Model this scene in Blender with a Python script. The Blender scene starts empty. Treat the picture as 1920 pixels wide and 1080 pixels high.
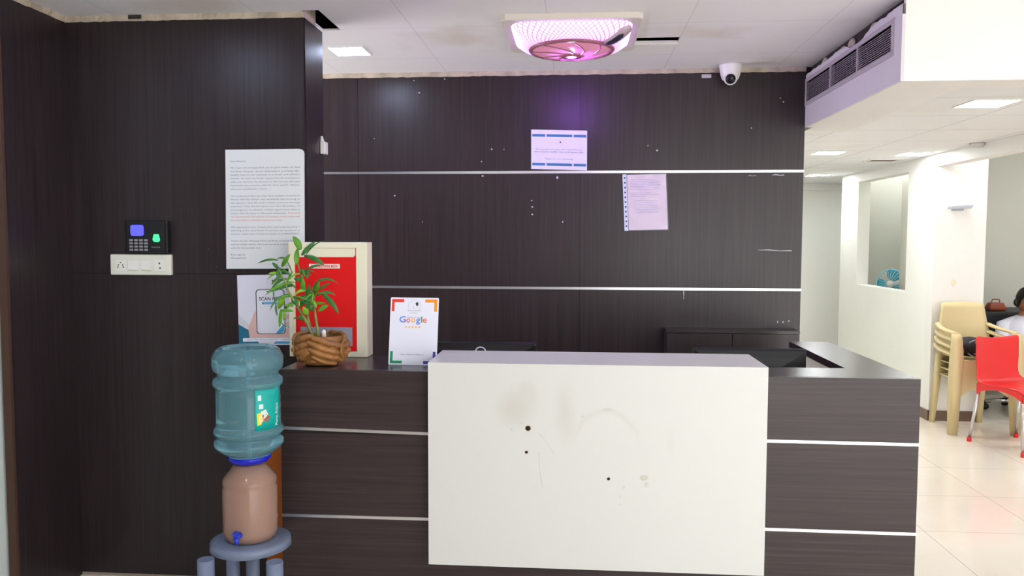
import bpy, bmesh, math, random
from mathutils import Vector, Matrix
random.seed(7)
PI = math.pi
S = bpy.context.scene
COL = S.collection

# ------------------------------------------------------------------ camera
CAM = Vector((0, 0, 1.5)); F = 1500.0
YAW, PITCH, ROLL = 0.0796, 0.0614, -0.0023
cy, sy, cp, sp = math.cos(YAW), math.sin(YAW), math.cos(PITCH), math.sin(PITCH)
R0 = Vector((cy, sy, 0)); D0 = Vector((-sy * cp, cy * cp, -sp)); U0 = Vector((-sy * sp, cy * sp, cp))
RT = R0 * math.cos(ROLL) - U0 * math.sin(ROLL); UP = R0 * math.sin(ROLL) + U0 * math.cos(ROLL)
cam = bpy.data.objects.new('camera', bpy.data.cameras.new('camera')); COL.objects.link(cam)
cam.data.sensor_width = 36; cam.data.lens = 36 * F / 1920; cam.data.clip_start = 0.05
m = Matrix.Identity(4)
for i in range(3):
    m[i][0], m[i][1], m[i][2], m[i][3] = RT[i], UP[i], -D0[i], CAM[i]
cam.matrix_world = m
S.camera = cam

# ------------------------------------------------------------------ world, exposure
S.view_settings.view_transform = 'Standard'; S.view_settings.look = 'None'
S.view_settings.gamma = 1; S.view_settings.exposure = 0.54
w = bpy.data.worlds.new('world'); S.world = w; w.use_nodes = True
w.node_tree.nodes['Background'].inputs[0].default_value = (0.98, 0.965, 0.965, 1)
w.node_tree.nodes['Background'].inputs[1].default_value = 3.6     # daylight through the open entrance behind
K_PANEL, K_HALL, K_FAN = 46.0, 54.0, 6.5                            # lamp strengths


def ray(px, py):
    return (RT * ((px - 960) / F) - UP * ((py - 540) / F) + D0)
def atY(px, py, Y):
    d = ray(px, py); return CAM + d * (Y / d.y)
def atX(px, py, X):
    d = ray(px, py); return CAM + d * (X / d.x)
def atZ(px, py, Z):
    d = ray(px, py); return CAM + d * ((Z - CAM.z) / d.z)

# ------------------------------------------------------------------ materials
def lin(c):
    return tuple(((v / 255) / 12.92 if v / 255 <= .04045 else ((v / 255 + .055) / 1.055) ** 2.4) for v in c) + (1,)
def mat(name, c, rough=.5, metal=0, emit=None, es=0, bump=0, bscale=80, var=0, vscale=6, trans=0, ior=1.45, spec=.5, alpha=1, coat=0):
    M = bpy.data.materials.new(name); M.use_nodes = True
    nt = M.node_tree; b = nt.nodes['Principled BSDF']
    b.inputs['Base Color'].default_value = lin(c); b.inputs['Roughness'].default_value = rough
    b.inputs['Metallic'].default_value = metal; b.inputs['IOR'].default_value = ior
    b.inputs['Specular IOR Level'].default_value = spec
    b.inputs['Transmission Weight'].default_value = trans; b.inputs['Alpha'].default_value = alpha
    b.inputs['Coat Weight'].default_value = coat
    if emit:
        b.inputs['Emission Color'].default_value = lin(emit); b.inputs['Emission Strength'].default_value = es
    if var or bump:
        tc = nt.nodes.new('ShaderNodeTexCoord')
        n = nt.nodes.new('ShaderNodeTexNoise'); n.inputs['Scale'].default_value = vscale; n.inputs['Detail'].default_value = 5
        nt.links.new(tc.outputs['Object'], n.inputs['Vector'])
        if var:
            mr = nt.nodes.new('ShaderNodeMapRange'); mr.inputs[1].default_value = .3; mr.inputs[2].default_value = .7
            mr.inputs[3].default_value = 1 - var; mr.inputs[4].default_value = 1 + var * .3
            nt.links.new(n.outputs[0], mr.inputs[0])
            h = nt.nodes.new('ShaderNodeHueSaturation'); h.inputs['Color'].default_value = lin(c)
            nt.links.new(mr.outputs[0], h.inputs['Value']); nt.links.new(h.outputs[0], b.inputs['Base Color'])
        if bump:
            n2 = nt.nodes.new('ShaderNodeTexNoise'); n2.inputs['Scale'].default_value = bscale
            nt.links.new(tc.outputs['Object'], n2.inputs['Vector'])
            bp = nt.nodes.new('ShaderNodeBump'); bp.inputs['Strength'].default_value = bump; bp.inputs['Distance'].default_value = .003
            nt.links.new(n2.outputs[0], bp.inputs['Height']); nt.links.new(bp.outputs[0], b.inputs['Normal'])
    return M
def laminate(name, c1, c2, scale, rough=.32, spec=.37):
    M = bpy.data.materials.new(name); M.use_nodes = True; nt = M.node_tree; b = nt.nodes['Principled BSDF']
    tc = nt.nodes.new('ShaderNodeTexCoord'); mp = nt.nodes.new('ShaderNodeMapping'); mp.inputs['Scale'].default_value = scale
    geo = nt.nodes.new('ShaderNodeNewGeometry')
    nt.links.new(geo.outputs['Position'], mp.inputs['Vector'])
    n = nt.nodes.new('ShaderNodeTexNoise'); n.inputs['Scale'].default_value = 1; n.inputs['Detail'].default_value = 6; n.inputs['Roughness'].default_value = .65
    nt.links.new(mp.outputs[0], n.inputs['Vector'])
    r = nt.nodes.new('ShaderNodeValToRGB'); r.color_ramp.elements[0].position = .36; r.color_ramp.elements[1].position = .66
    r.color_ramp.elements[0].color = lin(c1); r.color_ramp.elements[1].color = lin(c2)
    nt.links.new(n.outputs[0], r.inputs[0]); nt.links.new(r.outputs[0], b.inputs['Base Color'])
    n2 = nt.nodes.new('ShaderNodeTexNoise'); n2.inputs['Scale'].default_value = 1.6; n2.inputs['Detail'].default_value = 4
    nt.links.new(geo.outputs['Position'], n2.inputs['Vector'])
    mr = nt.nodes.new('ShaderNodeMapRange'); mr.inputs[3].default_value = rough - .05; mr.inputs[4].default_value = rough + .08
    nt.links.new(n2.outputs[0], mr.inputs[0]); nt.links.new(mr.outputs[0], b.inputs['Roughness'])
    b.inputs['Specular IOR Level'].default_value = spec
    bp = nt.nodes.new('ShaderNodeBump'); bp.inputs['Strength'].default_value = .12; bp.inputs['Distance'].default_value = .001
    nt.links.new(n.outputs[0], bp.inputs['Height']); nt.links.new(bp.outputs[0], b.inputs['Normal'])
    return M

LAMV = laminate('dark_laminate_vertical', (38, 30, 32), (52, 42, 44), (70, 70, 1.6), .34)
LAMH = laminate('dark_laminate_horizontal', (44, 36, 36), (60, 50, 50), (1.8, 40, 90), .34)
LAMT = laminate('dark_laminate_top', (44, 36, 38), (58, 50, 52), (1.8, 60, 60), .24)
LAMT.node_tree.nodes['Bump'].inputs['Strength'].default_value = 0
METAL = mat('brushed_aluminium', (214, 214, 216), .28, .9)
CHROME = mat('chrome', (225, 225, 228), .12, 1)
PLASTER = mat('plaster_edge', (196, 184, 166), .85, var=.35, vscale=14, bump=.5, bscale=60)
ROUGHDARK = mat('raw_cavity', (62, 56, 52), .95, var=.4, vscale=12)
BLACKVOID = mat('cavity_black', (14, 15, 18), .95)
SPECK = mat('putty_mark', (190, 190, 200), .6)
CREAMW = mat('cream_paint', (240, 238, 234), .55, var=.05, vscale=1.5)
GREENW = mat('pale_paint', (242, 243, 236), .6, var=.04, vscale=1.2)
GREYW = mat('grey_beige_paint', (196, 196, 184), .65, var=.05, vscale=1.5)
WHITEP = mat('white_plastic', (236, 236, 232), .3)
LAMP = mat('lamp_diffuser', (255, 255, 255), .5, emit=(205, 220, 255), es=K_PANEL)
LAMPL = mat('lobby_lamp_diffuser', (255, 255, 255), .5, emit=(244, 250, 255), es=46)
LAMPH = mat('hall_lamp_diffuser', (255, 255, 255), .5, emit=(250, 252, 255), es=K_HALL)
BLACKP = mat('black_plastic', (16, 16, 19), .3)
BLACKM = mat('matt_black_plastic', (22, 23, 27), .5)

def ceiling_mat(name, c, tile, line, stain=.0):
    M = bpy.data.materials.new(name); M.use_nodes = True; nt = M.node_tree; b = nt.nodes['Principled BSDF']
    b.inputs['Roughness'].default_value = .8
    g = nt.nodes.new('ShaderNodeNewGeometry'); mp = nt.nodes.new('ShaderNodeMapping'); mp.inputs['Location'].default_value = (.13, .05, 0)
    nt.links.new(g.outputs['Position'], mp.inputs['Vector'])
    br = nt.nodes.new('ShaderNodeTexBrick'); br.offset = 0; br.inputs['Scale'].default_value = 1
    br.inputs['Brick Width'].default_value = tile; br.inputs['Row Height'].default_value = tile
    br.inputs['Mortar Size'].default_value = .004; br.inputs['Mortar Smooth'].default_value = .3
    br.inputs['Color1'].default_value = lin(c); br.inputs['Color2'].default_value = lin(c); br.inputs['Mortar'].default_value = lin(line)
    nt.links.new(mp.outputs[0], br.inputs['Vector'])
    n = nt.nodes.new('ShaderNodeTexNoise'); n.inputs['Scale'].default_value = 1.7; n.inputs['Detail'].default_value = 6
    nt.links.new(g.outputs['Position'], n.inputs['Vector'])
    r = nt.nodes.new('ShaderNodeValToRGB'); r.color_ramp.elements[0].position = .58; r.color_ramp.elements[1].position = .72
    nt.links.new(n.outputs[0], r.inputs[0])
    mx = nt.nodes.new('ShaderNodeMixRGB'); mx.blend_type = 'MULTIPLY'; mx.inputs[2].default_value = lin((226, 214, 196))
    ml = nt.nodes.new('ShaderNodeMath'); ml.operation = 'MULTIPLY'; ml.inputs[1].default_value = stain
    nt.links.new(r.outputs[0], ml.inputs[0]); nt.links.new(ml.outputs[0], mx.inputs[0])
    nt.links.new(br.outputs[0], mx.inputs[1]); nt.links.new(mx.outputs[0], b.inputs['Base Color'])
    return M
CEIL = ceiling_mat('gypsum_ceiling', (234, 232, 236), .61, (222, 219, 224), .5)
CEILH = ceiling_mat('tile_ceiling', (232, 232, 232), .6, (190, 190, 192), .2)

def floor_mat():
    M = bpy.data.materials.new('glossy_vitrified_tiles'); M.use_nodes = True; nt = M.node_tree; b = nt.nodes['Principled BSDF']
    b.inputs['Roughness'].default_value = .12
    g = nt.nodes.new('ShaderNodeNewGeometry')
    br = nt.nodes.new('ShaderNodeTexBrick'); br.offset = 0; br.inputs['Scale'].default_value = 1
    br.inputs['Brick Width'].default_value = .6; br.inputs['Row Height'].default_value = .6
    br.inputs['Mortar Size'].default_value = .003
    br.inputs['Color1'].default_value = lin((242, 234, 220)); br.inputs['Color2'].default_value = lin((240, 232, 218)); br.inputs['Mortar'].default_value = lin((206, 198, 184))
    nt.links.new(g.outputs['Position'], br.inputs['Vector'])
    n = nt.nodes.new('ShaderNodeTexNoise'); n.inputs['Scale'].default_value = 3; n.inputs['Detail'].default_value = 7; n.inputs['Distortion'].default_value = 1.2
    nt.links.new(g.outputs['Position'], n.inputs['Vector'])
    mx = nt.nodes.new('ShaderNodeMixRGB'); mx.blend_type = 'MULTIPLY'; mx.inputs[0].default_value = .35
    r = nt.nodes.new('ShaderNodeValToRGB'); r.color_ramp.elements[0].color = lin((225, 218, 205)); r.color_ramp.elements[1].color = (1, 1, 1, 1)
    nt.links.new(n.outputs[0], r.inputs[0]); nt.links.new(r.outputs[0], mx.inputs[2]); nt.links.new(br.outputs[0], mx.inputs[1])
    nt.links.new(mx.outputs[0], b.inputs['Base Color'])
    return M
FLOOR = floor_mat()

# ------------------------------------------------------------------ mesh building
class MB:
    def __init__(s): s.bm = bmesh.new(); s.mi = 0
    def face(s, pts, mi=None):
        vs = [s.bm.verts.new(p) for p in pts]
        f = s.bm.faces.new(vs); f.material_index = s.mi if mi is None else mi
        return f
    def box(s, x0, x1, y0, y1, z0, z1, mi=None, M=None):
        c = [Vector((x, y, z)) for z in (z0, z1) for y in (y0, y1) for x in (x0, x1)]
        if M: c = [M @ v for v in c]
        v = [s.bm.verts.new(p) for p in c]
        for q in ((0, 2, 3, 1), (4, 5, 7, 6), (0, 1, 5, 4), (2, 6, 7, 3), (0, 4, 6, 2), (1, 3, 7, 5)):
            f = s.bm.faces.new([v[i] for i in q]); f.material_index = s.mi if mi is None else mi
        return s
    def hexa(s, c, mi=None):  # 8 corners: bottom 4 ccw, top 4 ccw
        v = [s.bm.verts.new(p) for p in c]
        for q in ((3, 2, 1, 0), (4, 5, 6, 7), (0, 1, 5, 4), (1, 2, 6, 5), (2, 3, 7, 6), (3, 0, 4, 7)):
            f = s.bm.faces.new([v[i] for i in q]); f.material_index = s.mi if mi is None else mi
        return s
    def loft(s, rings, cap=True, mi=None, closed=True):
        mi = s.mi if mi is None else mi
        vr = [[s.bm.verts.new(p) for p in r] for r in rings]
        n = len(vr[0])
        for a, b in zip(vr, vr[1:]):
            for i in range(n if closed else n - 1):
                j = (i + 1) % n
                f = s.bm.faces.new((a[i], a[j], b[j], b[i])); f.material_index = mi; f.smooth = True
        if cap:
            for r in (list(reversed(vr[0])), vr[-1]):
                f = s.bm.faces.new(r); f.material_index = mi
        return s
    def lathe(s, prof, c=(0, 0, 0), n=48, mi=None, M=None, cap=False, sx=1, sy=1):
        c = Vector(c); rings = []
        for r, z in prof:
            ring = [Vector((r * math.cos(2 * PI * i / n) * sx, r * math.sin(2 * PI * i / n) * sy, z)) for i in range(n)]
            ring = [(M @ p if M else p) + c for p in ring]
            rings.append(ring)
        return s.loft(rings, cap, mi)
    def tube(s, pts, rad, n=12, mi=None, cap=True, flat=1.0, round_end=False):
        pts = [Vector(p) for p in pts]
        if not isinstance(rad, (list, tuple)): rad = [rad] * len(pts)
        rad = list(rad)
        if round_end:
            a = (pts[0] - pts[1]).normalized(); b = (pts[-1] - pts[-2]).normalized()
            P, Q = [], []
            for k in (0.0, .35, .7):
                P.append(pts[0] + a * rad[0] * math.cos(k * PI / 2)); Q.append(rad[0] * max(.08, math.sin(k * PI / 2)))
            E, G = [], []
            for k in (.7, .35, 0.0):
                E.append(pts[-1] + b * rad[-1] * math.cos(k * PI / 2)); G.append(rad[-1] * max(.08, math.sin(k * PI / 2)))
            pts = P + pts + E; rad = Q + rad + G
        rings = []; t0 = (pts[1] - pts[0]).normalized()
        up = Vector((0, 0, 1)) if abs(t0.z) < .9 else Vector((0, 1, 0))
        u = t0.cross(up).normalized()
        for i, p in enumerate(pts):
            t = (pts[min(i + 1, len(pts) - 1)] - pts[max(i - 1, 0)])
            t = t.normalized() if t.length > 1e-9 else t0
            u = (u - t * u.dot(t)).normalized(); v = t.cross(u)
            rings.append([p + (u * math.cos(2 * PI * k / n) + v * math.sin(2 * PI * k / n) * flat) * rad[i] for k in range(n)])
        return s.loft(rings, cap, mi)
    def ell(s, c, r, n=24, m_=14, mi=None, M=None):
        c = Vector(c); rings = []
        for j in range(m_ + 1):
            a = -PI / 2 + PI * j / m_; a = max(min(a, PI / 2 - .02), -PI / 2 + .02)
            ring = [Vector((r[0] * math.cos(a) * math.cos(2 * PI * i / n), r[1] * math.cos(a) * math.sin(2 * PI * i / n), r[2] * math.sin(a))) for i in range(n)]
            rings.append([(M @ p if M else p) + c for p in ring])
        return s.loft(rings, True, mi)
    def plate(s, x0, x1, y0, y1, z0, z1, holes, axes='xyz', mi=None):
        # slab spanning first two axes with rectangular holes; axes maps local->world order
        xs = sorted({x0, x1} | {h[0] for h in holes} | {h[1] for h in holes})
        ys = sorted({y0, y1} | {h[2] for h in holes} | {h[3] for h in holes})
        V = {}
        def W(a, b, c):
            d = dict(zip(axes, (a, b, c))); k = (round(a, 5), round(b, 5), round(c, 5))
            if k not in V: V[k] = s.bm.verts.new((d['x'], d['y'], d['z']))
            return V[k]
        def solid(i, j):
            if i < 0 or j < 0 or i >= len(xs) - 1 or j >= len(ys) - 1: return False
            cx, cyy = (xs[i] + xs[i + 1]) / 2, (ys[j] + ys[j + 1]) / 2
            return not any(h[0] < cx < h[1] and h[2] < cyy < h[3] for h in holes)
        def F4(*v):
            f = s.bm.faces.new(v); f.material_index = s.mi if mi is None else mi
        for i in range(len(xs) - 1):
            for j in range(len(ys) - 1):
                if not solid(i, j): continue
                a, b, c, d = xs[i], xs[i + 1], ys[j], ys[j + 1]
                F4(W(a, c, z0), W(a, d, z0), W(b, d, z0), W(b, c, z0)); F4(W(a, c, z1), W(b, c, z1), W(b, d, z1), W(a, d, z1))
                if not solid(i - 1, j): F4(W(a, c, z0), W(a, c, z1), W(a, d, z1), W(a, d, z0))
                if not solid(i + 1, j): F4(W(b, c, z0), W(b, d, z0), W(b, d, z1), W(b, c, z1))
                if not solid(i, j - 1): F4(W(a, c, z0), W(b, c, z0), W(b, c, z1), W(a, c, z1))
                if not solid(i, j + 1): F4(W(a, d, z0), W(a, d, z1), W(b, d, z1), W(b, d, z0))
        return s

MWS = {}
def tag(o, label=None, cat=None, group=None, kind=None):
    if label: o['label'] = label
    if cat: o['category'] = cat
    if group: o['group'] = group
    if kind: o['kind'] = kind
    return o
def thing(name, label, cat, loc=(0, 0, 0), rz=0, group=None, M=None):
    o = bpy.data.objects.new(name, None); COL.objects.link(o); o.empty_display_size = .1
    M = M or (Matrix.Translation(Vector(loc)) @ Matrix.Rotation(rz, 4, 'Z'))
    o.matrix_world = M; MWS[o.name] = M
    return tag(o, label, cat, group)
def obj(name, mb, mats, parent=None, world=True, bevel=0, smooth=False, sub=0, loc=None):
    me = bpy.data.meshes.new(name); bmesh.ops.recalc_face_normals(mb.bm, faces=mb.bm.faces[:])
    if smooth:
        for f in mb.bm.faces: f.smooth = True
    mb.bm.to_mesh(me); mb.bm.free()
    o = bpy.data.objects.new(name, me); COL.objects.link(o)
    for M in (mats if isinstance(mats, (list, tuple)) else [mats]): me.materials.append(M)
    if parent:
        PM = MWS[parent.name]; o.parent = parent; MWS[o.name] = PM
        if world: me.transform(PM.inverted())
    else:
        if loc is not None:
            me.transform(Matrix.Translation(-Vector(loc))); o.location = loc
        MWS[o.name] = Matrix.Translation(Vector(loc)) if loc is not None else Matrix.Identity(4)
    if bevel:
        b = o.modifiers.new('bevel', 'BEVEL'); b.width = bevel; b.segments = 2; b.limit_method = 'ANGLE'; b.angle_limit = .7
    if sub:
        q = o.modifiers.new('sub', 'SUBSURF'); q.levels = sub; q.render_levels = sub
    return o
def struct(name, mb, mats, parent=None, **k):
    o = obj(name, mb, mats, parent, **k)
    if not parent: o['kind'] = 'structure'
    return o
def copy_tree(root, loc, rz, label=None):
    r = root.copy(); COL.objects.link(r)
    r.matrix_world = Matrix.Translation(Vector(loc)) @ Matrix.Rotation(rz, 4, 'Z')
    if label: r['label'] = label
    for ch in list(root.children):
        c = ch.copy(); COL.objects.link(c); c.parent = r
        for g in ch.children:
            d = g.copy(); COL.objects.link(d); d.parent = c
    return r

def text_mesh(body, bold=0):
    cu = bpy.data.curves.new('t', 'FONT'); cu.body = body; cu.size = 1; cu.resolution_u = 2; cu.offset = bold
    o = bpy.data.objects.new('t', cu); COL.objects.link(o)
    me = bpy.data.meshes.new_from_object(o)
    vs = [v.co.copy() for v in me.vertices]; fs = [list(p.vertices) for p in me.polygons]
    bpy.data.objects.remove(o); bpy.data.curves.remove(cu); bpy.data.meshes.remove(me)
    return vs, fs
class Frame:
    """flat thing: origin bottom-left O, right R, up U (unit), width w, height h; u,v in 0..1 (v measured from the top)"""
    def __init__(s, O, R, U, w, h):
        s.O, s.R, s.U, s.w, s.h = Vector(O), Vector(R).normalized(), Vector(U).normalized(), w, h
        s.N = s.R.cross(s.U)
    def P(s, u, v, k=0): return s.O + s.R * (s.w * u) + s.U * (s.h * (1 - v)) + s.N * k
    def slab(s, mb, u0, u1, v0, v1, k0, k1, mi=None):
        c = [s.P(u0, v1, k0), s.P(u1, v1, k0), s.P(u1, v0, k0), s.P(u0, v0, k0)]
        d = [s.P(u0, v1, k1), s.P(u1, v1, k1), s.P(u1, v0, k1), s.P(u0, v0, k1)]
        mb.hexa(c + d, mi)
    def poly(s, mb, pts, k0, k1, mi=None):
        a = [mb.bm.verts.new(s.P(u, v, k0)) for u, v in pts]; b = [mb.bm.verts.new(s.P(u, v, k1)) for u, v in pts]
        n = len(pts); mi = mb.mi if mi is None else mi
        for r in (list(reversed(a)), b): mb.bm.faces.new(r).material_index = mi
        for i in range(n): mb.bm.faces.new((a[i], a[(i + 1) % n], b[(i + 1) % n], b[i])).material_index = mi
    def text(s, mb, body, u0, u1, v0, v1, k, mi=None, bold=0, fit=True):
        """fits the text into u0..u1 (width) with capital height v0..v1"""
        vs, fs = text_mesh(body, bold)
        if not vs: return
        x0 = min(v.x for v in vs); x1 = max(v.x for v in vs)
        sx = (u1 - u0) / (x1 - x0) if fit else (v1 - v0) / .7 * s.h / s.w
        sy_ = (v1 - v0) / .7
        V = [mb.bm.verts.new(s.P(u0 + (v.x - x0) * sx, v1 - v.y * sy_, k)) for v in vs]
        for f in fs:
            if len(set(f)) < 3: continue
            try:
                q = mb.bm.faces.new([V[i] for i in f]); q.material_index = mb.mi if mi is None else mi
            except ValueError: pass
def frame_px(tl, tr, bl, Y, Yt=None):
    Yt = Y if Yt is None else Yt
    a, b, c = atY(*tl, Yt), atY(*tr, Yt), atY(*bl, Y)
    return Frame(c, b - a, a - c, (b - a).length, (a - c).length)

# ------------------------------------------------------------------ main dimensions
ZL, ZC = 2.423, 2.445          # top of the laminate, ceiling
YB, YP, YFIN = 4.57, 3.327, 3.566
YC, TOPZ = 2.907, 1.008        # counter front, counter top
XL, XR = -2.188, 1.252
XP = atY(574, 450, YP).x
ZT1, ZT2 = 1.8775, 1.2192
ZBX, YBX = 2.115, 3.262        # bulkhead underside and front
ZH = 2.2                       # hall ceiling
XW, YW, YFAR = 2.93, 6.83, 10.45
YW2 = atX(1575, 500, XW).y

# ------------------------------------------------------------------ floor
mb = MB(); mb.box(-3.2, 6.0, -2.0, 11.4, -.1, 0); struct('floor', mb, FLOOR)

# ------------------------------------------------------------------ ceilings
h1 = (XP - .012, XP + .072, atZ(590, 19, ZC).y, atZ(620, 57, ZC).y)
p0, p1, p2 = atZ(1193, 71, ZC), atZ(1275, 71, ZC), atZ(1240, 79, ZC)
h2 = (p0.x, p1.x, p0.y, p2.y)
mb = MB(); mb.plate(-3.2, 6.0, -2.0, YB + .12, ZC, ZC + .008, [h1, h2]); struct('ceiling_main', mb, CEIL)
mb = MB()
for h in (h1, h2):   # dark void over each opening
    a, b, c, d = h[0] - .15, h[1] + .15, h[2] - .15, h[3] + .15
    mb.box(a, b, c, d, ZC + .3, ZC + .32); mb.box(a, a + .01, c, d, ZC + .0081, ZC + .3); mb.box(b - .01, b, c, d, ZC + .0081, ZC + .3)
    mb.box(a, b, c, c + .01, ZC + .0081, ZC + .3); mb.box(a, b, d - .01, d, ZC + .0081, ZC + .3)
struct('ceiling_void', mb, BLACKVOID)
mb = MB(); mb.box(XP - .09, XP - .014, YP + .01, YP + .17, ZC + .009, ZC + .29); mb.box(XP - .013, XP - .003, h1[2] + .01, YP + .17, ZL + .001, ZC + .29)
struct('wall_fin_upper', mb, PLASTER)
mb = MB(); mb.box(h2[0], h2[1], h2[3] - .004, h2[3] + .02, ZC - .012, ZC - .001); struct('trim_opening', mb, CREAMW)
mb = MB(); mb.box(XR + .298, XW + .005, YBX + .158, YFAR + .1, ZH, ZH + .04); mb.box(XR - .2, XR + .3, YB + .12, YFAR + .1, ZH, ZH + .04); mb.box(XW + .005, 4.0, YW2 + .0001, YFAR + .1, ZH, ZH + .04)
struct('ceiling_hall', mb, CEILH)
mb = MB(); mb.box(XW + .12, 6.0, YBX + .158, 8.4, 2.62, 2.66); mb.box(XW + .12, 6.0, 8.4, YW2, 2.62, 2.66); struct('ceiling_recess', mb, CREAMW)

# ------------------------------------------------------------------ dark laminate walls
def specks(mb, pts, Y, mi):
    for px, py, r in pts:
        c = atY(px, py, Y); mb.lathe([(r, -.0006), (r * .8, .0012), (.0003, .0018)], c, 8, mi, Matrix.Rotation(PI / 2, 4, 'X'), True, sy=random.uniform(.7, 1.6))
def wall_sheets(x0, x1, Y, zs, xs, g=.0022):
    mb = MB(); mb.box(x0, x1, Y + .008, Y + .1, 0, ZL, 0); mb.box(x0, x1, Y + .02, Y + .1, ZL, ZC - .0005, 0)
    X = [x0] + xs + [x1]
    for a, b in zip(X, X[1:]):
        for c, d in zip(zs, zs[1:]):
            mb.box(a + (g / 2 if a != x0 else 0), b - (g / 2 if b != x1 else 0), Y, Y + .0079, c + (g / 2 if c else 0), d - g / 2)
    return mb
mb = wall_sheets(-2.4, XR, YB, [0, ZT2, ZT1, ZL], [atY(672, 300, YB).x, atY(1089, 230, YB).x])
specks(mb, [(776, 151, .004), (786, 174, .005), (834, 148, .004), (905, 330, .007), (1045, 333, .007), (922, 280, .005), (945, 280, .004), (903, 303, .004),
            (740, 367, .005), (997, 376, .004), (998, 388, .006), (998, 402, .006), (792, 416, .003), (1055, 416, .004), (1232, 282, .007), (1463, 184, .004),
            (1469, 191, .004), (1458, 604, .004), (1468, 604, .005), (1479, 602, .005), (1409, 240, .003), (702, 260, .003), (1215, 273, .003)], YB - .0001, 1)
for (a, b, t) in (((1421, 469), (1484, 470), .0035), ((1282, 545), (1282, 561), .003), ((1448, 328), (1470, 328), .004), ((1402, 330), (1417, 329), .002)):
    p, q = atY(*a, YB - .001), atY(*b, YB - .001)
    mb.tube([p, p.lerp(q, .3) + Vector((0, 0, .002)), p.lerp(q, .65) - Vector((0, 0, .002)), q], [t * .4, t, t * .5, t * .8], 6, 1)
mb.box(XR, XR + .0399, YB + .0001, YB + .1, ZBX + .001, ZC - .001, 0); struct('wall_back', mb, [LAMV, SPECK])
for n, z in ((1, ZT1), (2, ZT2)):
    mb = MB(); mb.box(-1.6, XR + .001, YB - .004, YB + .003, z - .007, z + .007); struct('trim_%d' % n, mb, METAL)

zs = atY(320, 513, YP).z
mb = MB(); mb.box(XL + .0005, XP - .001, YP + .008, YFIN, 0, ZL, 0); mb.box(XL + .0005, XP - .1, YP + .015, YFIN - .06, ZL, ZC - .0005, 0)
for c, d in ((0, zs), (zs, ZL)): mb.box(XL + .0005, XP, YP, YP + .0079, c + .001, d - .001)
mb.box(XP - .0009, XP + .004, YP + .008, YFIN + .001, 0, ZL - .001)
specks(mb, [(391, 467, .0025), (428, 467, .0025), (406, 500, .003)], YP - .0001, 1)
struct('wall_front_left', mb, [LAMV, mat('screw_hole_filler', (96, 84, 80), .6)])
mb = MB(); mb.box(XL - .03, XL, 2.93, YP + .1, 0, ZL, 0); mb.box(XL - .031, XL + .002, 2.915, 2.9295, 0, ZL, 1)
struct('wall_left', mb, [LAMV, mat('raw_edge_brown', (70, 48, 36), .7)])
DARKW = mat('dark_unseen_wall', (96, 84, 78), .6)  # brown chosen for unseen walls to dim reflections in the left laminate
mb = MB(); mb.box(XL - .2, XL - .045, -2.0, 2.2, 0, ZC - .001); struct('wall_left_rear', mb, DARKW)
mb = MB(); mb.box(XL - .2, XL - .045, 2.2001, 2.96, 0, ZC - .001); struct('wall_left_outer', mb, mat('pale_grey_paint', (206, 216, 212), .7, var=.04))
mb = MB(); mb.box(XL + .002, XP, YP - .004, YP - .0005, 0, .012); struct('baseboard_left', mb, mat('floor_joint_sealant', (150, 140, 126), .8))

# uneven plaster bead between laminate and ceiling
def bead(a, b, n, nrm, t0, t1, name, seed):
    rnd = random.Random(seed); mb = MB(); a, b, nrm = Vector(a), Vector(b), Vector(nrm); lo, hi, bk = [], [], []
    for i in range(n + 1):
        p = a.lerp(b, i / n); t = t0 + (t1 - t0) * i / n
        lo.append(p + Vector((0, 0, ZL - ZC - t * rnd.uniform(.1, 1))) + nrm * .003); hi.append(p + nrm * (.004 + rnd.random() * .006)); bk.append((p + Vector((0, 0, ZL - ZC - t)), p))
    vl = [mb.bm.verts.new(p) for p in lo]; vh = [mb.bm.verts.new(p) for p in hi]
    vb = [mb.bm.verts.new(p[1] - nrm * .0) for p in bk]; vc = [mb.bm.verts.new((l.x - nrm.x * .003, l.y - nrm.y * .003, l.z)) for l in lo]
    for i in range(n):
        mb.bm.faces.new((vl[i], vl[i + 1], vh[i + 1], vh[i])); mb.bm.faces.new((vh[i], vh[i + 1], vb[i + 1], vb[i])); mb.bm.faces.new((vc[i], vc[i + 1], vl[i + 1], vl[i]))
    struct(name, mb, PLASTER)
bead((XL, YP - .0005, ZC - .0005), (XP, YP - .0005, ZC - .0005), 60, (0, -1, 0), .004, .002, 'trim_3', 1)
bead((XL + .0005, 2.93, ZC - .0005), (XL + .0005, YP, ZC - .0005), 22, (1, 0, 0), .004, .004, 'trim_4', 2)
bead((-1.6, YB - .0005, ZC - .0005), (XR, YB - .0005, ZC - .0005), 90, (0, -1, 0), .006, .004, 'trim_5', 3)
mb = MB(); c = atY(325, 142 / 4, YP); a, b = atY(243, 35, YP), atY(267, 33, YP)
mb.box(a.x, b.x, YP - .012, YP - .009, ZC - .018, ZC - .002); struct('trim_6', mb, ROUGHDARK)

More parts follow.
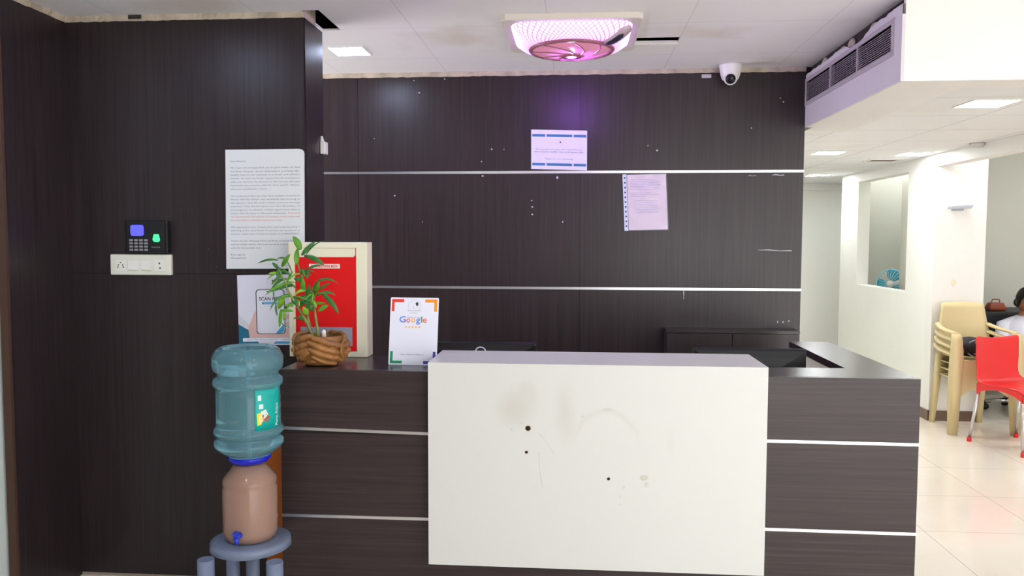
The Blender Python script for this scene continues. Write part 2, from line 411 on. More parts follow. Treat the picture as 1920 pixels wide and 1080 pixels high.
# ------------------------------------------------------------------ bulkhead with the air vent
SOFF = mat('bulkhead_paint', (222, 218, 222), .55, var=.05, vscale=3)
mb = MB(); mb.box(XR + .0122, XR + .04, YBX + .0201, YB - .001, ZBX + .0005, ZBX + .03); mb.box(XR + .04, XR + .3, YBX + .02, YB + .2, ZBX + .0005, ZC - .001); mb.box(XR + .3, 6.0, YBX, YBX + .16, ZBX, ZC - .001)
mb.box(XR + .0122, XR + .04, YBX + .0002, YBX + .02, ZBX, ZC - .001); mb.box(XR + .04, XR + .3, YBX, YBX + .02, ZBX, ZC - .001)
struct('ceiling_bulkhead', mb, [CREAMW])
vTL, vTR = atX(1512, 141, XR), atX(1675, 39, XR); vBL, vBR = atX(1512, 187, XR), atX(1674, 104, XR)
vy0, vy1 = (vTR.y + vBR.y) / 2, (vTL.y + vBL.y) / 2; vz1, vz0 = (vTL.z + vTR.z) / 2 - .018, (vBL.z + vBR.z) / 2 - .006
rnd = random.Random(5); mb = MB(); mb.plate(YBX, YB - .001, ZBX, 2.372, XR, XR + .012, [(vy0, vy1, vz0, vz1)], 'yzx')
n = 46; tops = []
for i in range(n + 1):   # torn upper edge of the board
    y = YBX + (YB - .001 - YBX) * i / n
    t = (y - YBX) / (YB - YBX); z = 2.410 - .008 * t + rnd.uniform(-.004, .004)
    if .27 < t < .52: z -= .03 * math.sin((t - .27) / .25 * PI) + rnd.uniform(0, .006)
    tops.append((y, max(z, 2.374)))
for x in (XR, XR + .012):
    for (a, b), (c, d) in zip(tops, tops[1:]): mb.face([(x, a, 2.372), (x, c, 2.372), (x, c, d), (x, a, b)])
for (a, b), (c, d) in zip(tops, tops[1:]): mb.face([(XR, a, b), (XR, c, d), (XR + .012, c, d), (XR + .012, a, b)])
struct('wall_bulkhead_side', mb, SOFF)
mb = MB(); mb.box(XR + .028, XR + .0399, YBX + .021, YB - .001, 2.33, ZC - .001); struct('trim_7', mb, ROUGHDARK)
mb = MB()
for (y, z, s_) in ((3.62, 2.417, .02), (3.9, 2.41, .03), (4.02, 2.414, .018), (4.3, 2.416, .025)):
    mb.ell((XR + .022, y, z), (.012, s_ * 1.6, s_ * .8), 10, 6)
struct('trim_8', mb, PLASTER)
v = thing('air_vent', 'long louvred air vent set in the lilac-lit side of the ceiling bulkhead', 'air vent', (XR, (vy0 + vy1) / 2, vz0))
VM = mat('vent_paint', (188, 180, 186), .45)
mb = MB(); fy0, fy1, fz0, fz1 = vy0 - .012, vy1 + .012, vz0 - .012, vz1 + .012
mb.plate(fy0, fy1, fz0, fz1, XR - .004, XR - .0002, [(vy0 + .012, vy1 - .012, vz0 + .008, vz1 - .008)], 'yzx'); obj('frame', mb, VM, v)
mb = MB(); mb.box(XR + .0205, XR + .027, vy0, vy1, vz0, vz1); mb.box(XR + .0122, XR + .0204, vy0 - .004, vy0, vz0, vz1); mb.box(XR + .0122, XR + .0204, vy1, vy1 + .004, vz0, vz1); mb.box(XR + .0122, XR + .0204, vy0, vy1, vz0 - .004, vz0); mb.box(XR + .0122, XR + .0204, vy0, vy1, vz1, vz1 + .004); obj('duct', mb, BLACKVOID, v)
mb = MB(); ns = 11
for i in range(ns):
    z = vz0 + .012 + (vz1 - vz0 - .024) * (i + .5) / ns
    mb.hexa([Vector((XR - .002, vy0, z - .0055)), Vector((XR + .014, vy0, z + .0015)), Vector((XR + .014, vy1, z + .0015)), Vector((XR - .002, vy1, z - .0055)),
             Vector((XR - .002, vy0, z - .0035)), Vector((XR + .014, vy0, z + .0045)), Vector((XR + .014, vy1, z + .0045)), Vector((XR - .002, vy1, z - .0035))])
obj('louvres', mb, VM, v)
for px in (1559, 1609):
    y = atX(px, 90, XR).y; mb = MB(); mb.box(XR - .005, XR + .015, y - .005, y + .005, vz0, vz1); obj('divider', mb, VM, v)

# ------------------------------------------------------------------ hall beyond
mb = MB(); mb.box(XW, XW + .12, YBX + .16, YW2, 2.1, ZH - .001); struct('ceiling_beam', mb, CREAMW)
oy0, oy1, oz0 = atX(1697, 547, XW).y, atX(1605, 531, XW).y, 1.033
mb = MB(); mb.plate(YW + .12, YW2, 0, 2.0999, XW, XW + .12, [(oy0, oy1, oz0, 2.0999)], 'yzx'); struct('wall_hall_side', mb, GREENW)
xg = atY(1850, 400, YW).x
mb = MB(); mb.box(XW, xg, YW, YW + .1199, 0, 2.0995); mb.box(XW + .1201, xg, YW, YW + .1199, 2.0996, 2.619); struct('wall_hall_front', mb, CREAMW)
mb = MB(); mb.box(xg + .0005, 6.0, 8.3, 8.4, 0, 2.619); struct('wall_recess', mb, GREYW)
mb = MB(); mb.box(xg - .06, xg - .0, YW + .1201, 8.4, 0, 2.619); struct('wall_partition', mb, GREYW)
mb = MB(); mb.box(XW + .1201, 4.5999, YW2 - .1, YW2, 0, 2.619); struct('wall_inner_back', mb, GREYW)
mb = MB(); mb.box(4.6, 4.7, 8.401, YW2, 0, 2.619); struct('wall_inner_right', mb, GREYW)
mb = MB(); mb.box(XR - .02, 4.0, YFAR, YFAR + .1, 0, ZH - .001); struct('wall_far', mb, GREENW)
mb = MB(); mb.box(XR - .02, 3.9, YFAR - .12, YFAR - .0001, 2.12, ZH - .001); struct('ceiling_far_beam', mb, CREAMW)
mb = MB(); mb.box(3.9001, 4.0, YW2 + .0001, YFAR - .0001, 0, ZH - .001); struct('wall_corridor_end', mb, GREENW)
mb = MB(); mb.box(XR - .1, XR - .02, YB + .101, YFAR, 0, ZH - .001); struct('wall_hall_left', mb, GREENW)
mb = MB(); mb.box(5.9, 6.0, -2.0, 8.3, 0, 2.619); struct('wall_right', mb, CREAMW)
mb = MB(); mb.box(-3.2, .5, -2.1, -2.0, 0, ZC - .001); mb.box(.5, 6.0, -2.1, -2.0, 2.25, ZC - .001); struct('wall_rear', mb, DARKW)
BASE = mat('brown_skirting', (104, 82, 66), .35, var=.15, vscale=10)
mb = MB(); mb.box(XW - .0, xg, YW - .012, YW - .0002, 0, .085); struct('baseboard_hall', mb, BASE)
mb = MB(); mb.box(XW - .012, XW - .0002, YW - .012, YW2, 0, .085); struct('baseboard_side', mb, BASE)
mb = MB(); mb.box(xg, 5.9, 8.288, 8.2998, 0, .085); struct('baseboard_recess', mb, BASE)

# ------------------------------------------------------------------ ceiling lamps
def lamp(cx, cyy, z, s_, label, mt, group=None):
    t = thing('ceiling_light', label, 'ceiling light', (cx, cyy, z), 0, group)
    mb = MB(); a = s_ / 2; mb.plate(cx - a - .008, cx + a + .008, cyy - a - .008, cyy + a + .008, z - .006, z - .0003, [(cx - a, cx + a, cyy - a, cyy + a)]); obj('frame', mb, WHITEP, t)
    mb = MB(); mb.box(cx - a, cx + a, cyy - a, cyy + a, z - .004, z - .0008); obj('diffuser', mb, mt, t)
p, q, r = atZ(620, 87, ZC), atZ(672, 87, ZC), atZ(650, 103, ZC)
lamp((p.x + q.x) / 2, (p.y + r.y) / 2, ZC, .17, 'small square ceiling light glowing white beside the dark pillar top', LAMP)
for (px, py, s_, lb) in ((1850, 193, .22, 'square light in the hall ceiling nearest the bulkhead, largest of the three'),
                         (1553, 286, .21, 'hall ceiling light left of the middle pair, next to the dark wall edge'),
                         (1712, 288, .21, 'hall ceiling light right of the middle pair, above the cream side wall'),
                         (1533, 328, .21, 'farthest and smallest hall ceiling light, at the end of the row')):
    c = atZ(px, py, ZH); lamp(c.x, c.y, ZH, s_, lb, LAMPH, 'square lights in the hall ceiling')
for (x, y, lb) in ((4.6, 7.0, 'added square ceiling light brightening the seating recess, hidden by the beam'), (4.2, 5.2, 'added square ceiling light brightening the space before the recess, hidden by the bulkhead')):
    lamp(x, y, 2.62, .24, lb, LAMPL)  # unseen lamps added to brighten the grey recess
lamp(3.75, 8.72, 2.62, .2, 'added square ceiling light brightening the small room behind the wall opening', LAMPL)  # added lamp, out of view, to lift the dark inner room
lamp(-1.71, 2.46, ZC, .17, 'small square ceiling light in front of the left dark wall', LAMP)
lamp(3.4, 9.7, ZH, .11, 'added square ceiling light brightening the far end of the hall from round the corner', LAMPL)  # out-of-view lamp added to brighten the far wall
# further lamps of the same kind, over the visitors' side behind the camera
for (x, y, wh) in ((-1.0, .6, 'left, just in front of the viewer'), (1.0, .6, 'centre, just in front of the viewer'), (-1.0, -1.2, 'left, by the closed rear wall'), (1.0, -1.2, 'centre, by the entrance opening'),
                   (3.2, .6, 'right, level with the viewer'), (3.2, -1.2, 'right, by the entrance opening'), (4.4, .9, 'far right, before the bulkhead'), (2.3, 1.4, 'right of the counter, before the bulkhead')):
    t = thing('ceiling_light', 'square lobby ceiling light above the visitors, ' + wh, 'ceiling light', (x, y, ZC), 0, 'lobby ceiling lights behind the viewpoint')
    mb = MB(); mb.plate(x - .12, x + .12, y - .12, y + .12, ZC - .006, ZC - .0003, [(x - .11, x + .11, y - .11, y + .11)]); obj('frame', mb, WHITEP, t)
    mb = MB(); mb.box(x - .11, x + .11, y - .11, y + .11, ZC - .004, ZC - .0008); obj('diffuser', mb, LAMPL, t)

# ------------------------------------------------------------------ ceiling fan lamp
def fan_emit():
    M = bpy.data.materials.new('lit_pink_acrylic'); M.use_nodes = True; nt = M.node_tree; b = nt.nodes['Principled BSDF']
    uv = nt.nodes.new('ShaderNodeUVMap'); sx = nt.nodes.new('ShaderNodeSeparateXYZ'); nt.links.new(uv.outputs[0], sx.inputs[0])
    def m_(op, a, b_=None, c=None):
        n = nt.nodes.new('ShaderNodeMath'); n.operation = op
        for i, q in enumerate((a, b_, c)):
            if q is None: continue
            if isinstance(q, (int, float)): n.inputs[i].default_value = q
            else: nt.links.new(q, n.inputs[i])
        return n.outputs[0]
    U = m_('MULTIPLY', sx.outputs[0], 72); V = m_('MULTIPLY', sx.outputs[1], 5)
    a = m_('PINGPONG', m_('ADD', U, V), .5); c = m_('PINGPONG', m_('SUBTRACT', U, V), .5)
    mn = m_('MINIMUM', a, c); k = nt.nodes.new('ShaderNodeMapRange'); k.inputs[1].default_value = .05; k.inputs[2].default_value = .24; k.interpolation_type = 'SMOOTHSTEP'
    k.inputs[3].default_value = .03; k.inputs[4].default_value = 1; nt.links.new(mn, k.inputs[0])
    r = nt.nodes.new('ShaderNodeValToRGB'); r.color_ramp.elements[0].color = (.5, .2, .9, 1); r.color_ramp.elements[1].color = (.2, .055, .26, 1)
    nt.links.new(sx.outputs[1], r.inputs[0])
    b.inputs['Base Color'].default_value = lin((235, 200, 225)); b.inputs['Roughness'].default_value = .3
    nt.links.new(r.outputs[0], b.inputs['Emission Color'])
    nt.links.new(m_('MULTIPLY', k.outputs[0], K_FAN), b.inputs['Emission Strength'])
    return M
fl = atZ(938, 36, ZC - .02); fr = atZ(1206, 31, ZC - .02)
FW = (fr.x - fl.x); FX = (fl.x + fr.x) / 2; FY = (fl.y + fr.y) / 2 + FW / 2 * .98
fan = thing('ceiling_fan_light', 'square recessed ceiling fan lamp glowing pink and violet over the counter', 'ceiling lamp', (FX, FY, ZC))
hw = FW / 2
def rsq(a, r, n=96):   # rounded square ring
    pts = []
    for i in range(n):
        t = 2 * PI * (i + .5) / n; c, s_ = math.cos(t), math.sin(t); p = 2.0 + 6 * r
        k = (abs(c) ** p + abs(s_) ** p) ** (-1 / p); pts.append((a * k * c, a * k * s_))
    return pts
mb = MB(); outer = []
n = 96
sq = []
for i in range(n):
    t = 2 * PI * (i + .5) / n; c, s_ = math.cos(t), math.sin(t); k = 1 / max(abs(c), abs(s_)); sq.append((c * k, s_ * k))
ri = rsq(hw - .035, .9)
rings = [[(FX + x * hw, FY + y * hw, ZC - .0005) for x, y in sq], [(FX + x * hw, FY + y * hw, ZC - .022) for x, y in sq], [(FX + x * (hw - .004), FY + y * (hw - .004), ZC - .026) for x, y in sq],
         [(FX + x, FY + y, ZC - .024) for x, y in ri], [(FX + x, FY + y, ZC - .006) for x, y in ri]]
mb.loft([[Vector(p) for p in r] for r in rings], False)
for f in mb.bm.faces: f.smooth = False
obj('frame', mb, mat('lamp_frame_plastic', (222, 216, 206), .4), fan)
cir = [(math.cos(2 * PI * (i + .5) / n) * .185, math.sin(2 * PI * (i + .5) / n) * .185) for i in range(n)]
def lampz(s_): return ZC - .02 - .062 * math.sin(s_ * PI / 2) ** .9
mb = MB(); NS = 14; uvl = mb.bm.loops.layers.uv.new('UVMap'); VR = []
for j in range(NS + 1):
    s_ = j / NS; VR.append([mb.bm.verts.new((FX + a[0] * (1 - s_) + c[0] * s_, FY + a[1] * (1 - s_) + c[1] * s_, lampz(s_))) for a, c in zip(ri, cir)])
for j in range(NS):
    for i in range(n):
        k = (i + 1) % n; f = mb.bm.faces.new((VR[j][i], VR[j][k], VR[j + 1][k], VR[j + 1][i])); f.smooth = True
        for lp, uvc in zip(f.loops, ((i / n, j / NS), ((i + 1) / n, j / NS), ((i + 1) / n, (j + 1) / NS), (i / n, (j + 1) / NS))): lp[uvl].uv = uvc
obj('light_ring', mb, fan_emit(), fan)
PINKG = mat('pink_dome_plastic', (214, 150, 170), .3, emit=(200, 110, 150), es=.32, var=.25, vscale=9)
RIB = mat('dome_rib_plastic', (150, 100, 108), .35)
zr = lampz(1)
dome = [(.186, zr + .006), (.186, zr - .004), (.176, zr - .009), (.15, zr - .017), (.11, zr - .025), (.06, zr - .03), (.02, zr - .031), (.001, zr - .031)]
mb = MB(); mb.lathe([(r, z - zr) for r, z in dome], (FX, FY, zr), 64, cap=False)
dm = obj('dome_grille', mb, PINKG, fan)
mb = MB(); mb.lathe([(.192, .004), (.196, -.004), (.19, -.012), (.18, -.012), (.18, -.002)], (FX, FY, zr), 64, cap=False); obj('dome_rim', mb, RIB, dm)
for k in range(8):
    mb = MB(); pts = []
    for i in range(11):
        s_ = i / 10; r = .03 + .15 * s_; a = k * PI / 4 + 1.1 * (1 - s_)
        z = zr - .0325 + .024 * (r / .182) ** 2.4
        pts.append((FX + r * math.cos(a), FY + r * math.sin(a), z))
    mb.tube(pts, .0032, 6); obj('rib', mb, RIB, dm)
mb = MB(); mb.lathe([(.03, -.029), (.046, -.034), (.046, -.036), (.001, -.037)], (FX, FY, zr), 24, cap=True); obj('hub', mb, RIB, dm)  # disc widened to keep the point light below off the dome
fill_pt = bpy.data.objects.new('violet_led', bpy.data.lights.new('violet_led', 'POINT')); COL.objects.link(fill_pt); fill_pt.parent = fan; fill_pt.location = (0, 0, zr - .0475 - ZC)  # added point light that carries the ring's violet glow into the room
fill_pt.data.energy = 7; fill_pt.data.color = (.42, .14, 1.0); fill_pt.data.shadow_soft_size = .008
# receiver slot on the near right corner of the ring
ang = -PI / 4 + .1
def ringpt(s_, off=0):
    i = int((ang % (2 * PI)) / (2 * PI) * n); a, c = ri[i], cir[i]
    return Vector((FX + a[0] * (1 - s_) + c[0] * s_, FY + a[1] * (1 - s_) + c[1] * s_, lampz(s_) - off))
def ringstrip(s0, s1, wd, off, name, m_):
    mb = MB(); tn = Vector((math.cos(ang), math.sin(ang), 0)); sd_ = Vector((-tn.y, tn.x, 0)); rows = []
    for k in range(13):
        q = k / 12; p = ringpt(s0 + (s1 - s0) * q, off); ww = wd * math.sqrt(max(.02, 1 - max(0, (abs(q - .5) - .3) / .2) ** 2))
        rows.append([mb.bm.verts.new(p - sd_ * ww), mb.bm.verts.new(p - Vector((0, 0, .002))), mb.bm.verts.new(p + sd_ * ww)])
    for a, b in zip(rows, rows[1:]):
        for c in (0, 1): mb.bm.faces.new((a[c], a[c + 1], b[c + 1], b[c])).smooth = True
    o = obj(name, mb, m_, fan); q = o.modifiers.new('s', 'SOLIDIFY'); q.thickness = .003; q.offset = 0
ringstrip(.05, .97, .036, .006, 'sensor_strip', mat('sensor_strip_pale', (196, 176, 190), .4))
ringstrip(.3, .92, .017, .0115, 'sensor_window', mat('sensor_window_dark', (44, 40, 70), .2))

# ------------------------------------------------------------------ security camera
cc = atZ(1371, 119, ZC)
t = thing('security_camera', 'white dome security camera with a black lens, under the ceiling by the dark wall', 'security camera', (cc.x, cc.y + .03, ZC))
k = cc.y / 1500; bx, by = cc.x, cc.y + .02
mb = MB(); mb.lathe([(20.5 * k, 0), (20.5 * k, -.012), (19.5 * k, -.02), (17.5 * k, -.055), (15 * k, -.078), (10 * k, -.09), (.001, -.09)], (bx, by, ZC - .0004), 40, cap=True); obj('housing', mb, WHITEP, t)
bc = Vector((bx - .002, by - .02, ZC - .078)); dirv = (CAM - bc + Vector((0, 0, -.6))).normalized(); rot = Vector((0, 0, 1)).rotation_difference(dirv).to_matrix().to_4x4()
mb = MB(); mb.ell(bc, (.037, .037, .037), 32, 20); ball = obj('camera_ball', mb, WHITEP, t)
mb = MB(); mb.lathe([(.0005, .0405), (.018, .0395), (.0265, .031), (.0275, .024)], bc, 32, M=rot); obj('lens_cover', mb, BLACKP, t)
mb = MB(); mb.lathe([(.029, .022), (.0305, .0285), (.027, .031), (.0265, .026)], bc, 32, M=rot); obj('lens_ring', mb, WHITEP, t)
mb = MB(); a, b = atY(1316, 139, YB - .012), atY(1334, 146, YB - .012); mb.box(a.x, b.x, YB - .012, YB - .0005, b.z, a.z)
tag(obj('cable_clip', mb, mat('clip_plastic', (190, 186, 188), .5), bevel=.003), 'small white plastic clip on the dark wall left of the dome camera', 'clip')

# ------------------------------------------------------------------ reception counter
XCL = atY(526, 760, YC).x; XCR = atY(1729, 711, YC).x - .004
x1 = XCR; XIN = 1.03; TT = .03; YI = 3.135; YIL = 3.29
ZS2, ZS3 = .774, .45
ctr = thing('reception_counter', 'dark wood-laminate reception counter with silver strips and a white front panel', 'counter', ((XCL + XCR) / 2, 3.05, 0))
mb = MB()
zz = [(0, ZS3 - .006), (ZS3 + .006, ZS2 - .006), (ZS2 + .006, TOPZ)]
for a, b in zz: mb.box(XCL, XCR, YC, YC + .02, a, b)
mb.box(XCL, XCR, YC + .006, YC + .0199, 0, TOPZ - .001); mb.box(XCL, XCL + .02, YC + .02, YIL - .002, 0, TOPZ - .0305)
obj('front_panel', mb, LAMH, ctr)
mb = MB(); mb.box(XCR - .02, XCR - .0002, YC + .0201, 3.93, 0, TOPZ - .0305); obj('side_panel', mb, LAMH, ctr)
WHITEL = mat('white_laminate_inside', (226, 222, 202), .4)
mb = MB(); mb.box(XIN + .012, XIN + .03, YI + .02, 3.92, 0, TOPZ - .0305); obj('inner_panel', mb, WHITEL, ctr)
# countertop: U shape
xw_end = atY(803, 682, 2.857).x
mb = MB(); mb.plate(XCL - .001, XCR, YC + .0201, 3.94, TOPZ - .03, TOPZ, [(xw_end + .06, XIN, YI, 3.94), (XCL - .001, xw_end + .06, YIL, 3.94)])
obj('countertop', mb, [LAMT], ctr, bevel=.0015)
wx0, wx1 = atY(803, 872, 2.857).x, atY(1437, 872, 2.857).x
for (z, tilt) in ((ZS2, .012), (ZS3, 0)):
    for (a, b) in ((XCL, wx0 - .001), (wx1 + .001, XCR + .001)):
        tl = tilt if a == XCL else 0
        if a == XCL:
            zl, zr_ = z + tl, z + .001
        else: zl, zr_ = z + .002, z
        mb = MB(); mb.hexa([Vector((a, YC - .004, zl - .0055)), Vector((b, YC - .004, zr_ - .0055)), Vector((b, YC + .003, zr_ - .0055)), Vector((a, YC + .003, zl - .0055)),
                            Vector((a, YC - .004, zl + .0055)), Vector((b, YC - .004, zr_ + .0055)), Vector((b, YC + .003, zr_ + .0055)), Vector((a, YC + .003, zl + .0055))])
        obj('metal_strip', mb, METAL, ctr)
def white_mat():
    M = mat('stained_white_laminate', (208, 210, 206), .42); nt = M.node_tree; b = nt.nodes['Principled BSDF']
    g = nt.nodes.new('ShaderNodeNewGeometry'); n = nt.nodes.new('ShaderNodeTexNoise'); n.inputs['Scale'].default_value = 7; n.inputs['Detail'].default_value = 6
    nt.links.new(g.outputs['Position'], n.inputs['Vector'])
    warp = nt.nodes.new('ShaderNodeVectorMath'); warp.operation = 'MULTIPLY_ADD'; warp.inputs[1].default_value = (.04, .04, .04); warp.inputs[2].default_value = (-.02, -.02, -.02)
    nt.links.new(n.outputs[1], warp.inputs[0])
    pos = nt.nodes.new('ShaderNodeVectorMath'); nt.links.new(g.outputs['Position'], pos.inputs[0]); nt.links.new(warp.outputs[0], pos.inputs[1])
    last = None
    def add(o):
        nonlocal last
        if last is None: last = o; return
        x = nt.nodes.new('ShaderNodeMath'); x.operation = 'MAXIMUM'; nt.links.new(last, x.inputs[0]); nt.links.new(o, x.inputs[1]); last = x.outputs[0]
    def dist(px, py, rx, rz):
        c = atY(px, py, 2.857)
        s_ = nt.nodes.new('ShaderNodeVectorMath'); s_.operation = 'SUBTRACT'; s_.inputs[1].default_value = c; nt.links.new(pos.outputs[0], s_.inputs[0])
        q = nt.nodes.new('ShaderNodeVectorMath'); q.operation = 'MULTIPLY'; q.inputs[1].default_value = (1 / rx, 0, 1 / rz); nt.links.new(s_.outputs[0], q.inputs[0])
        l = nt.nodes.new('ShaderNodeVectorMath'); l.operation = 'LENGTH'; nt.links.new(q.outputs[0], l.inputs[0]); return l.outputs['Value'], s_.outputs[0]
    def blob(px, py, wx, wz, st, soft=.6):
        d, _ = dist(px, py, wx * 2.857 / 1500, wz * 2.857 / 1500)
        r = nt.nodes.new('ShaderNodeMapRange'); r.interpolation_type = 'SMOOTHSTEP'; r.inputs[1].default_value = 1 - soft; r.inputs[2].default_value = 1; r.inputs[3].default_value = st * .45; r.inputs[4].default_value = 0
        nt.links.new(d, r.inputs[0]); add(r.outputs[0])
    blob(965, 765, 52, 55, .5, .9); blob(985, 740, 32, 34, .35, .7); blob(1060, 775, 30, 75, .38, .95); blob(1210, 897, 9, 6, .8, .4); blob(1214, 910, 5, 7, .5, .5)
    blob(1137, 767, 14, 5, .5, .5); blob(1093, 780, 5, 3, .6); blob(979, 793, 8, 4, .5); blob(959, 807, 5, 3, .5); blob(1172, 913, 4, 4, .4); blob(1258, 830, 12, 50, .12, .9); blob(1164, 931, 3, 3, .5); blob(1164, 944, 3, 3, .5)
    # faint arc
    d, off = dist(1135, 860, 68 * 2.857 / 1500, 92 * 2.857 / 1500)
    r = nt.nodes.new('ShaderNodeMath'); r.operation = 'SUBTRACT'; r.inputs[1].default_value = 1; nt.links.new(d, r.inputs[0])
    a = nt.nodes.new('ShaderNodeMath'); a.operation = 'ABSOLUTE'; nt.links.new(r.outputs[0], a.inputs[0])
    mr = nt.nodes.new('ShaderNodeMapRange'); mr.inputs[1].default_value = .02; mr.inputs[2].default_value = .1; mr.inputs[3].default_value = .1; mr.inputs[4].default_value = 0; nt.links.new(a.outputs[0], mr.inputs[0])
    sp_ = nt.nodes.new('ShaderNodeSeparateXYZ'); nt.links.new(off, sp_.inputs[0])
    gt = nt.nodes.new('ShaderNodeMapRange'); gt.inputs[1].default_value = .03; gt.inputs[2].default_value = .12; nt.links.new(sp_.outputs[2], gt.inputs[0])
    mm = nt.nodes.new('ShaderNodeMath'); mm.operation = 'MULTIPLY'; nt.links.new(mr.outputs[0], mm.inputs[0]); nt.links.new(gt.outputs[0], mm.inputs[1]); add(mm.outputs[0])
    mx = nt.nodes.new('ShaderNodeMixRGB'); mx.inputs[1].default_value = lin((208, 210, 206)); mx.inputs[2].default_value = lin((164, 152, 128))
    nt.links.new(last, mx.inputs[0]); nt.links.new(mx.outputs[0], b.inputs['Base Color'])
    return M
ZW1, ZWB = 1.0496, .298
mb = MB()
mb.box(wx0, wx1, 2.857, YC - .0045, ZWB, ZW1); mb.box(wx0, wx1, YC - .0045, 3.184, TOPZ + .0003, ZW1)
wp = obj('white_front_panel', mb, [white_mat()], ctr); wp['label'] = 'stained white laminate panel wrapped over the counter front'
HOLE = mat('hole_dark', (26, 20, 14), .9); EDGE = mat('hole_rust', (120, 96, 50), .8)
for px, py, r in ((990, 803, 4.2), (987, 848, 2.4), (1141, 898, 2.4)):
    mb = MB(); c = atY(px, py, 2.857); M90 = Matrix.Rotation(PI / 2, 4, 'X'); r *= 2.857 / 1500
    mb.lathe([(r, .0003), (r * .8, .0006), (.0003, .0006)], c, 14, 0, M90, True); mb.lathe([(r * 1.3, 0), (r * 1.25, .0002), (.0003, .0002)], c, 14, 1, M90, True); obj('screw_hole', mb, [HOLE, EDGE], wp)
mb = MB(); a, b = atY(1010, 812, 2.8565), atY(1040, 852, 2.8565); mb.tube([a, a.lerp(b, .5) + Vector((.003, 0, 0)), b], .0006, 5)
a, b, c = atY(1010, 848, 2.8565), atY(1012, 880, 2.8565), atY(1017, 915, 2.8565); mb.tube([a, b, c], .0006, 5); obj('scratch', mb, mat('scratch_grey', (206, 202, 188), .6), wp)
# work surface for the staff
mb = MB(); mb.box(XCL + .02, XIN + .011, YI + .02, 3.75, .72, .745); mb.box(XCL + .02, XIN + .011, YC + .0201, YI + .0199, .72, .745); obj('work_surface', mb, LAMT, ctr)
for x in (XCL + .3, -.1, .6): mb = MB(); mb.box(x, x + .02, YC + .021, 3.7, 0, .7195); obj('support_panel', mb, LAMH, ctr)

# ------------------------------------------------------------------ things behind the counter
def monitor(x0, x1, ztop, Y, label, lean=0):
    cx = (x0 + x1) / 2; t = thing('monitor', label, 'monitor', (cx, Y + .05, .745)); w_ = (x1 - x0)
    mb = MB(); hh = ztop - .80
    def rr(w2, z0, z1, y): return [Vector((cx - w2, y, z0)), Vector((cx + w2, y, z0)), Vector((cx + w2, y, z1)), Vector((cx - w2, y, z1))]
    mb.loft([rr(w_ / 2 * .55, .86, ztop - .07, Y - .012), rr(w_ / 2 * .8, .83, ztop - .035, Y), rr(w_ / 2 * .965, .808, ztop - .009, Y + .012), rr(w_ / 2, .80, ztop, Y + .02), rr(w_ / 2, .80, ztop, Y + .036)], True)
    for f in mb.bm.faces: f.smooth = False
    obj('housing', mb, BLACKP if lean == 0 else BLACKM, t, bevel=.004)
    mb = MB(); mb.box(cx - w_ / 2 + .012, cx + w_ / 2 - .012, Y + .0361, Y + .037, .815, ztop - .012); obj('screen', mb, mat('screen_glass', (10, 12, 18), .12), t)
    mb = MB(); mb.box(cx - .03, cx + .03, Y - .02, Y - .0125, .757, .93); obj('stand_neck', mb, BLACKM, t, bevel=.003)
    mb = MB(); mb.box(cx - .11, cx + .11, Y - .06, Y + .12, .7453, .757); obj('stand_base', mb, BLACKM, t, bevel=.004)
a, b = atY(798, 641, 3.5), atY(1006, 642, 3.5)
monitor(a.x, b.x, a.z, 3.5, 'black monitor seen from behind, rising past the left end of the white panel')
a, b = atY(1300, 655, 3.36), atY(1515, 656, 3.36)
monitor(a.x, b.x, b.z, 3.36, 'wide dark monitor behind the right end of the white panel', 1)
mb = MB(); a, b, c = atY(891, 661, 3.3), atY(911, 661, 3.3), atY(901, 651, 3.3); r = (b.x - a.x) / 2
pts = [Vector((a.x, 3.3, .7455)), Vector((a.x, 3.3, .9)), Vector((a.x, 3.3, c.z - r))] + [Vector((c.x - r * math.cos(PI * i / 10), 3.3, c.z - r + r * math.sin(PI * i / 10))) for i in range(1, 10)] + [Vector((b.x, 3.3, c.z - r)), Vector((b.x, 3.3, .9)), Vector((b.x, 3.3, .7455))]
mb.tube(pts, .0028, 8); tag(obj('cable_loop', mb, mat('cable_white', (222, 220, 235), .4), loc=(c.x, 3.3, .7455)), 'thin white cable loop peeking over the top edge of the white panel', 'cable')
lc = thing('low_cabinet', 'low dark laminate cabinet standing against the back wall at its right end', 'cabinet', (1.0, 4.5, 0))
a, b = atY(1250, 618, 4.44), atY(1499, 618, 4.44)
mb = MB(); mb.box(a.x, b.x, 4.46, YB - .005, 0, a.z - .018); obj('body', mb, LAMV, lc)
mb = MB(); mb.box(a.x - .003, b.x + .003, 4.438, YB - .005, a.z - .0175, a.z); obj('top', mb, LAMT, lc, bevel=.001)
for k in range(2):
    w_ = (b.x - a.x) / 2; mb = MB(); mb.box(a.x + k * w_ + .002, a.x + (k + 1) * w_ - .002, 4.443, 4.4598, .06, a.z - .02); dd = obj('door', mb, LAMV, lc)
    mb = MB(); hx = a.x + w_ + (-.04 if k == 0 else .04); mb.tube([(hx, 4.4428, .6), (hx, 4.42, .605), (hx, 4.42, .695), (hx, 4.4428, .7)], .004, 8); obj('handle', mb, METAL, dd)

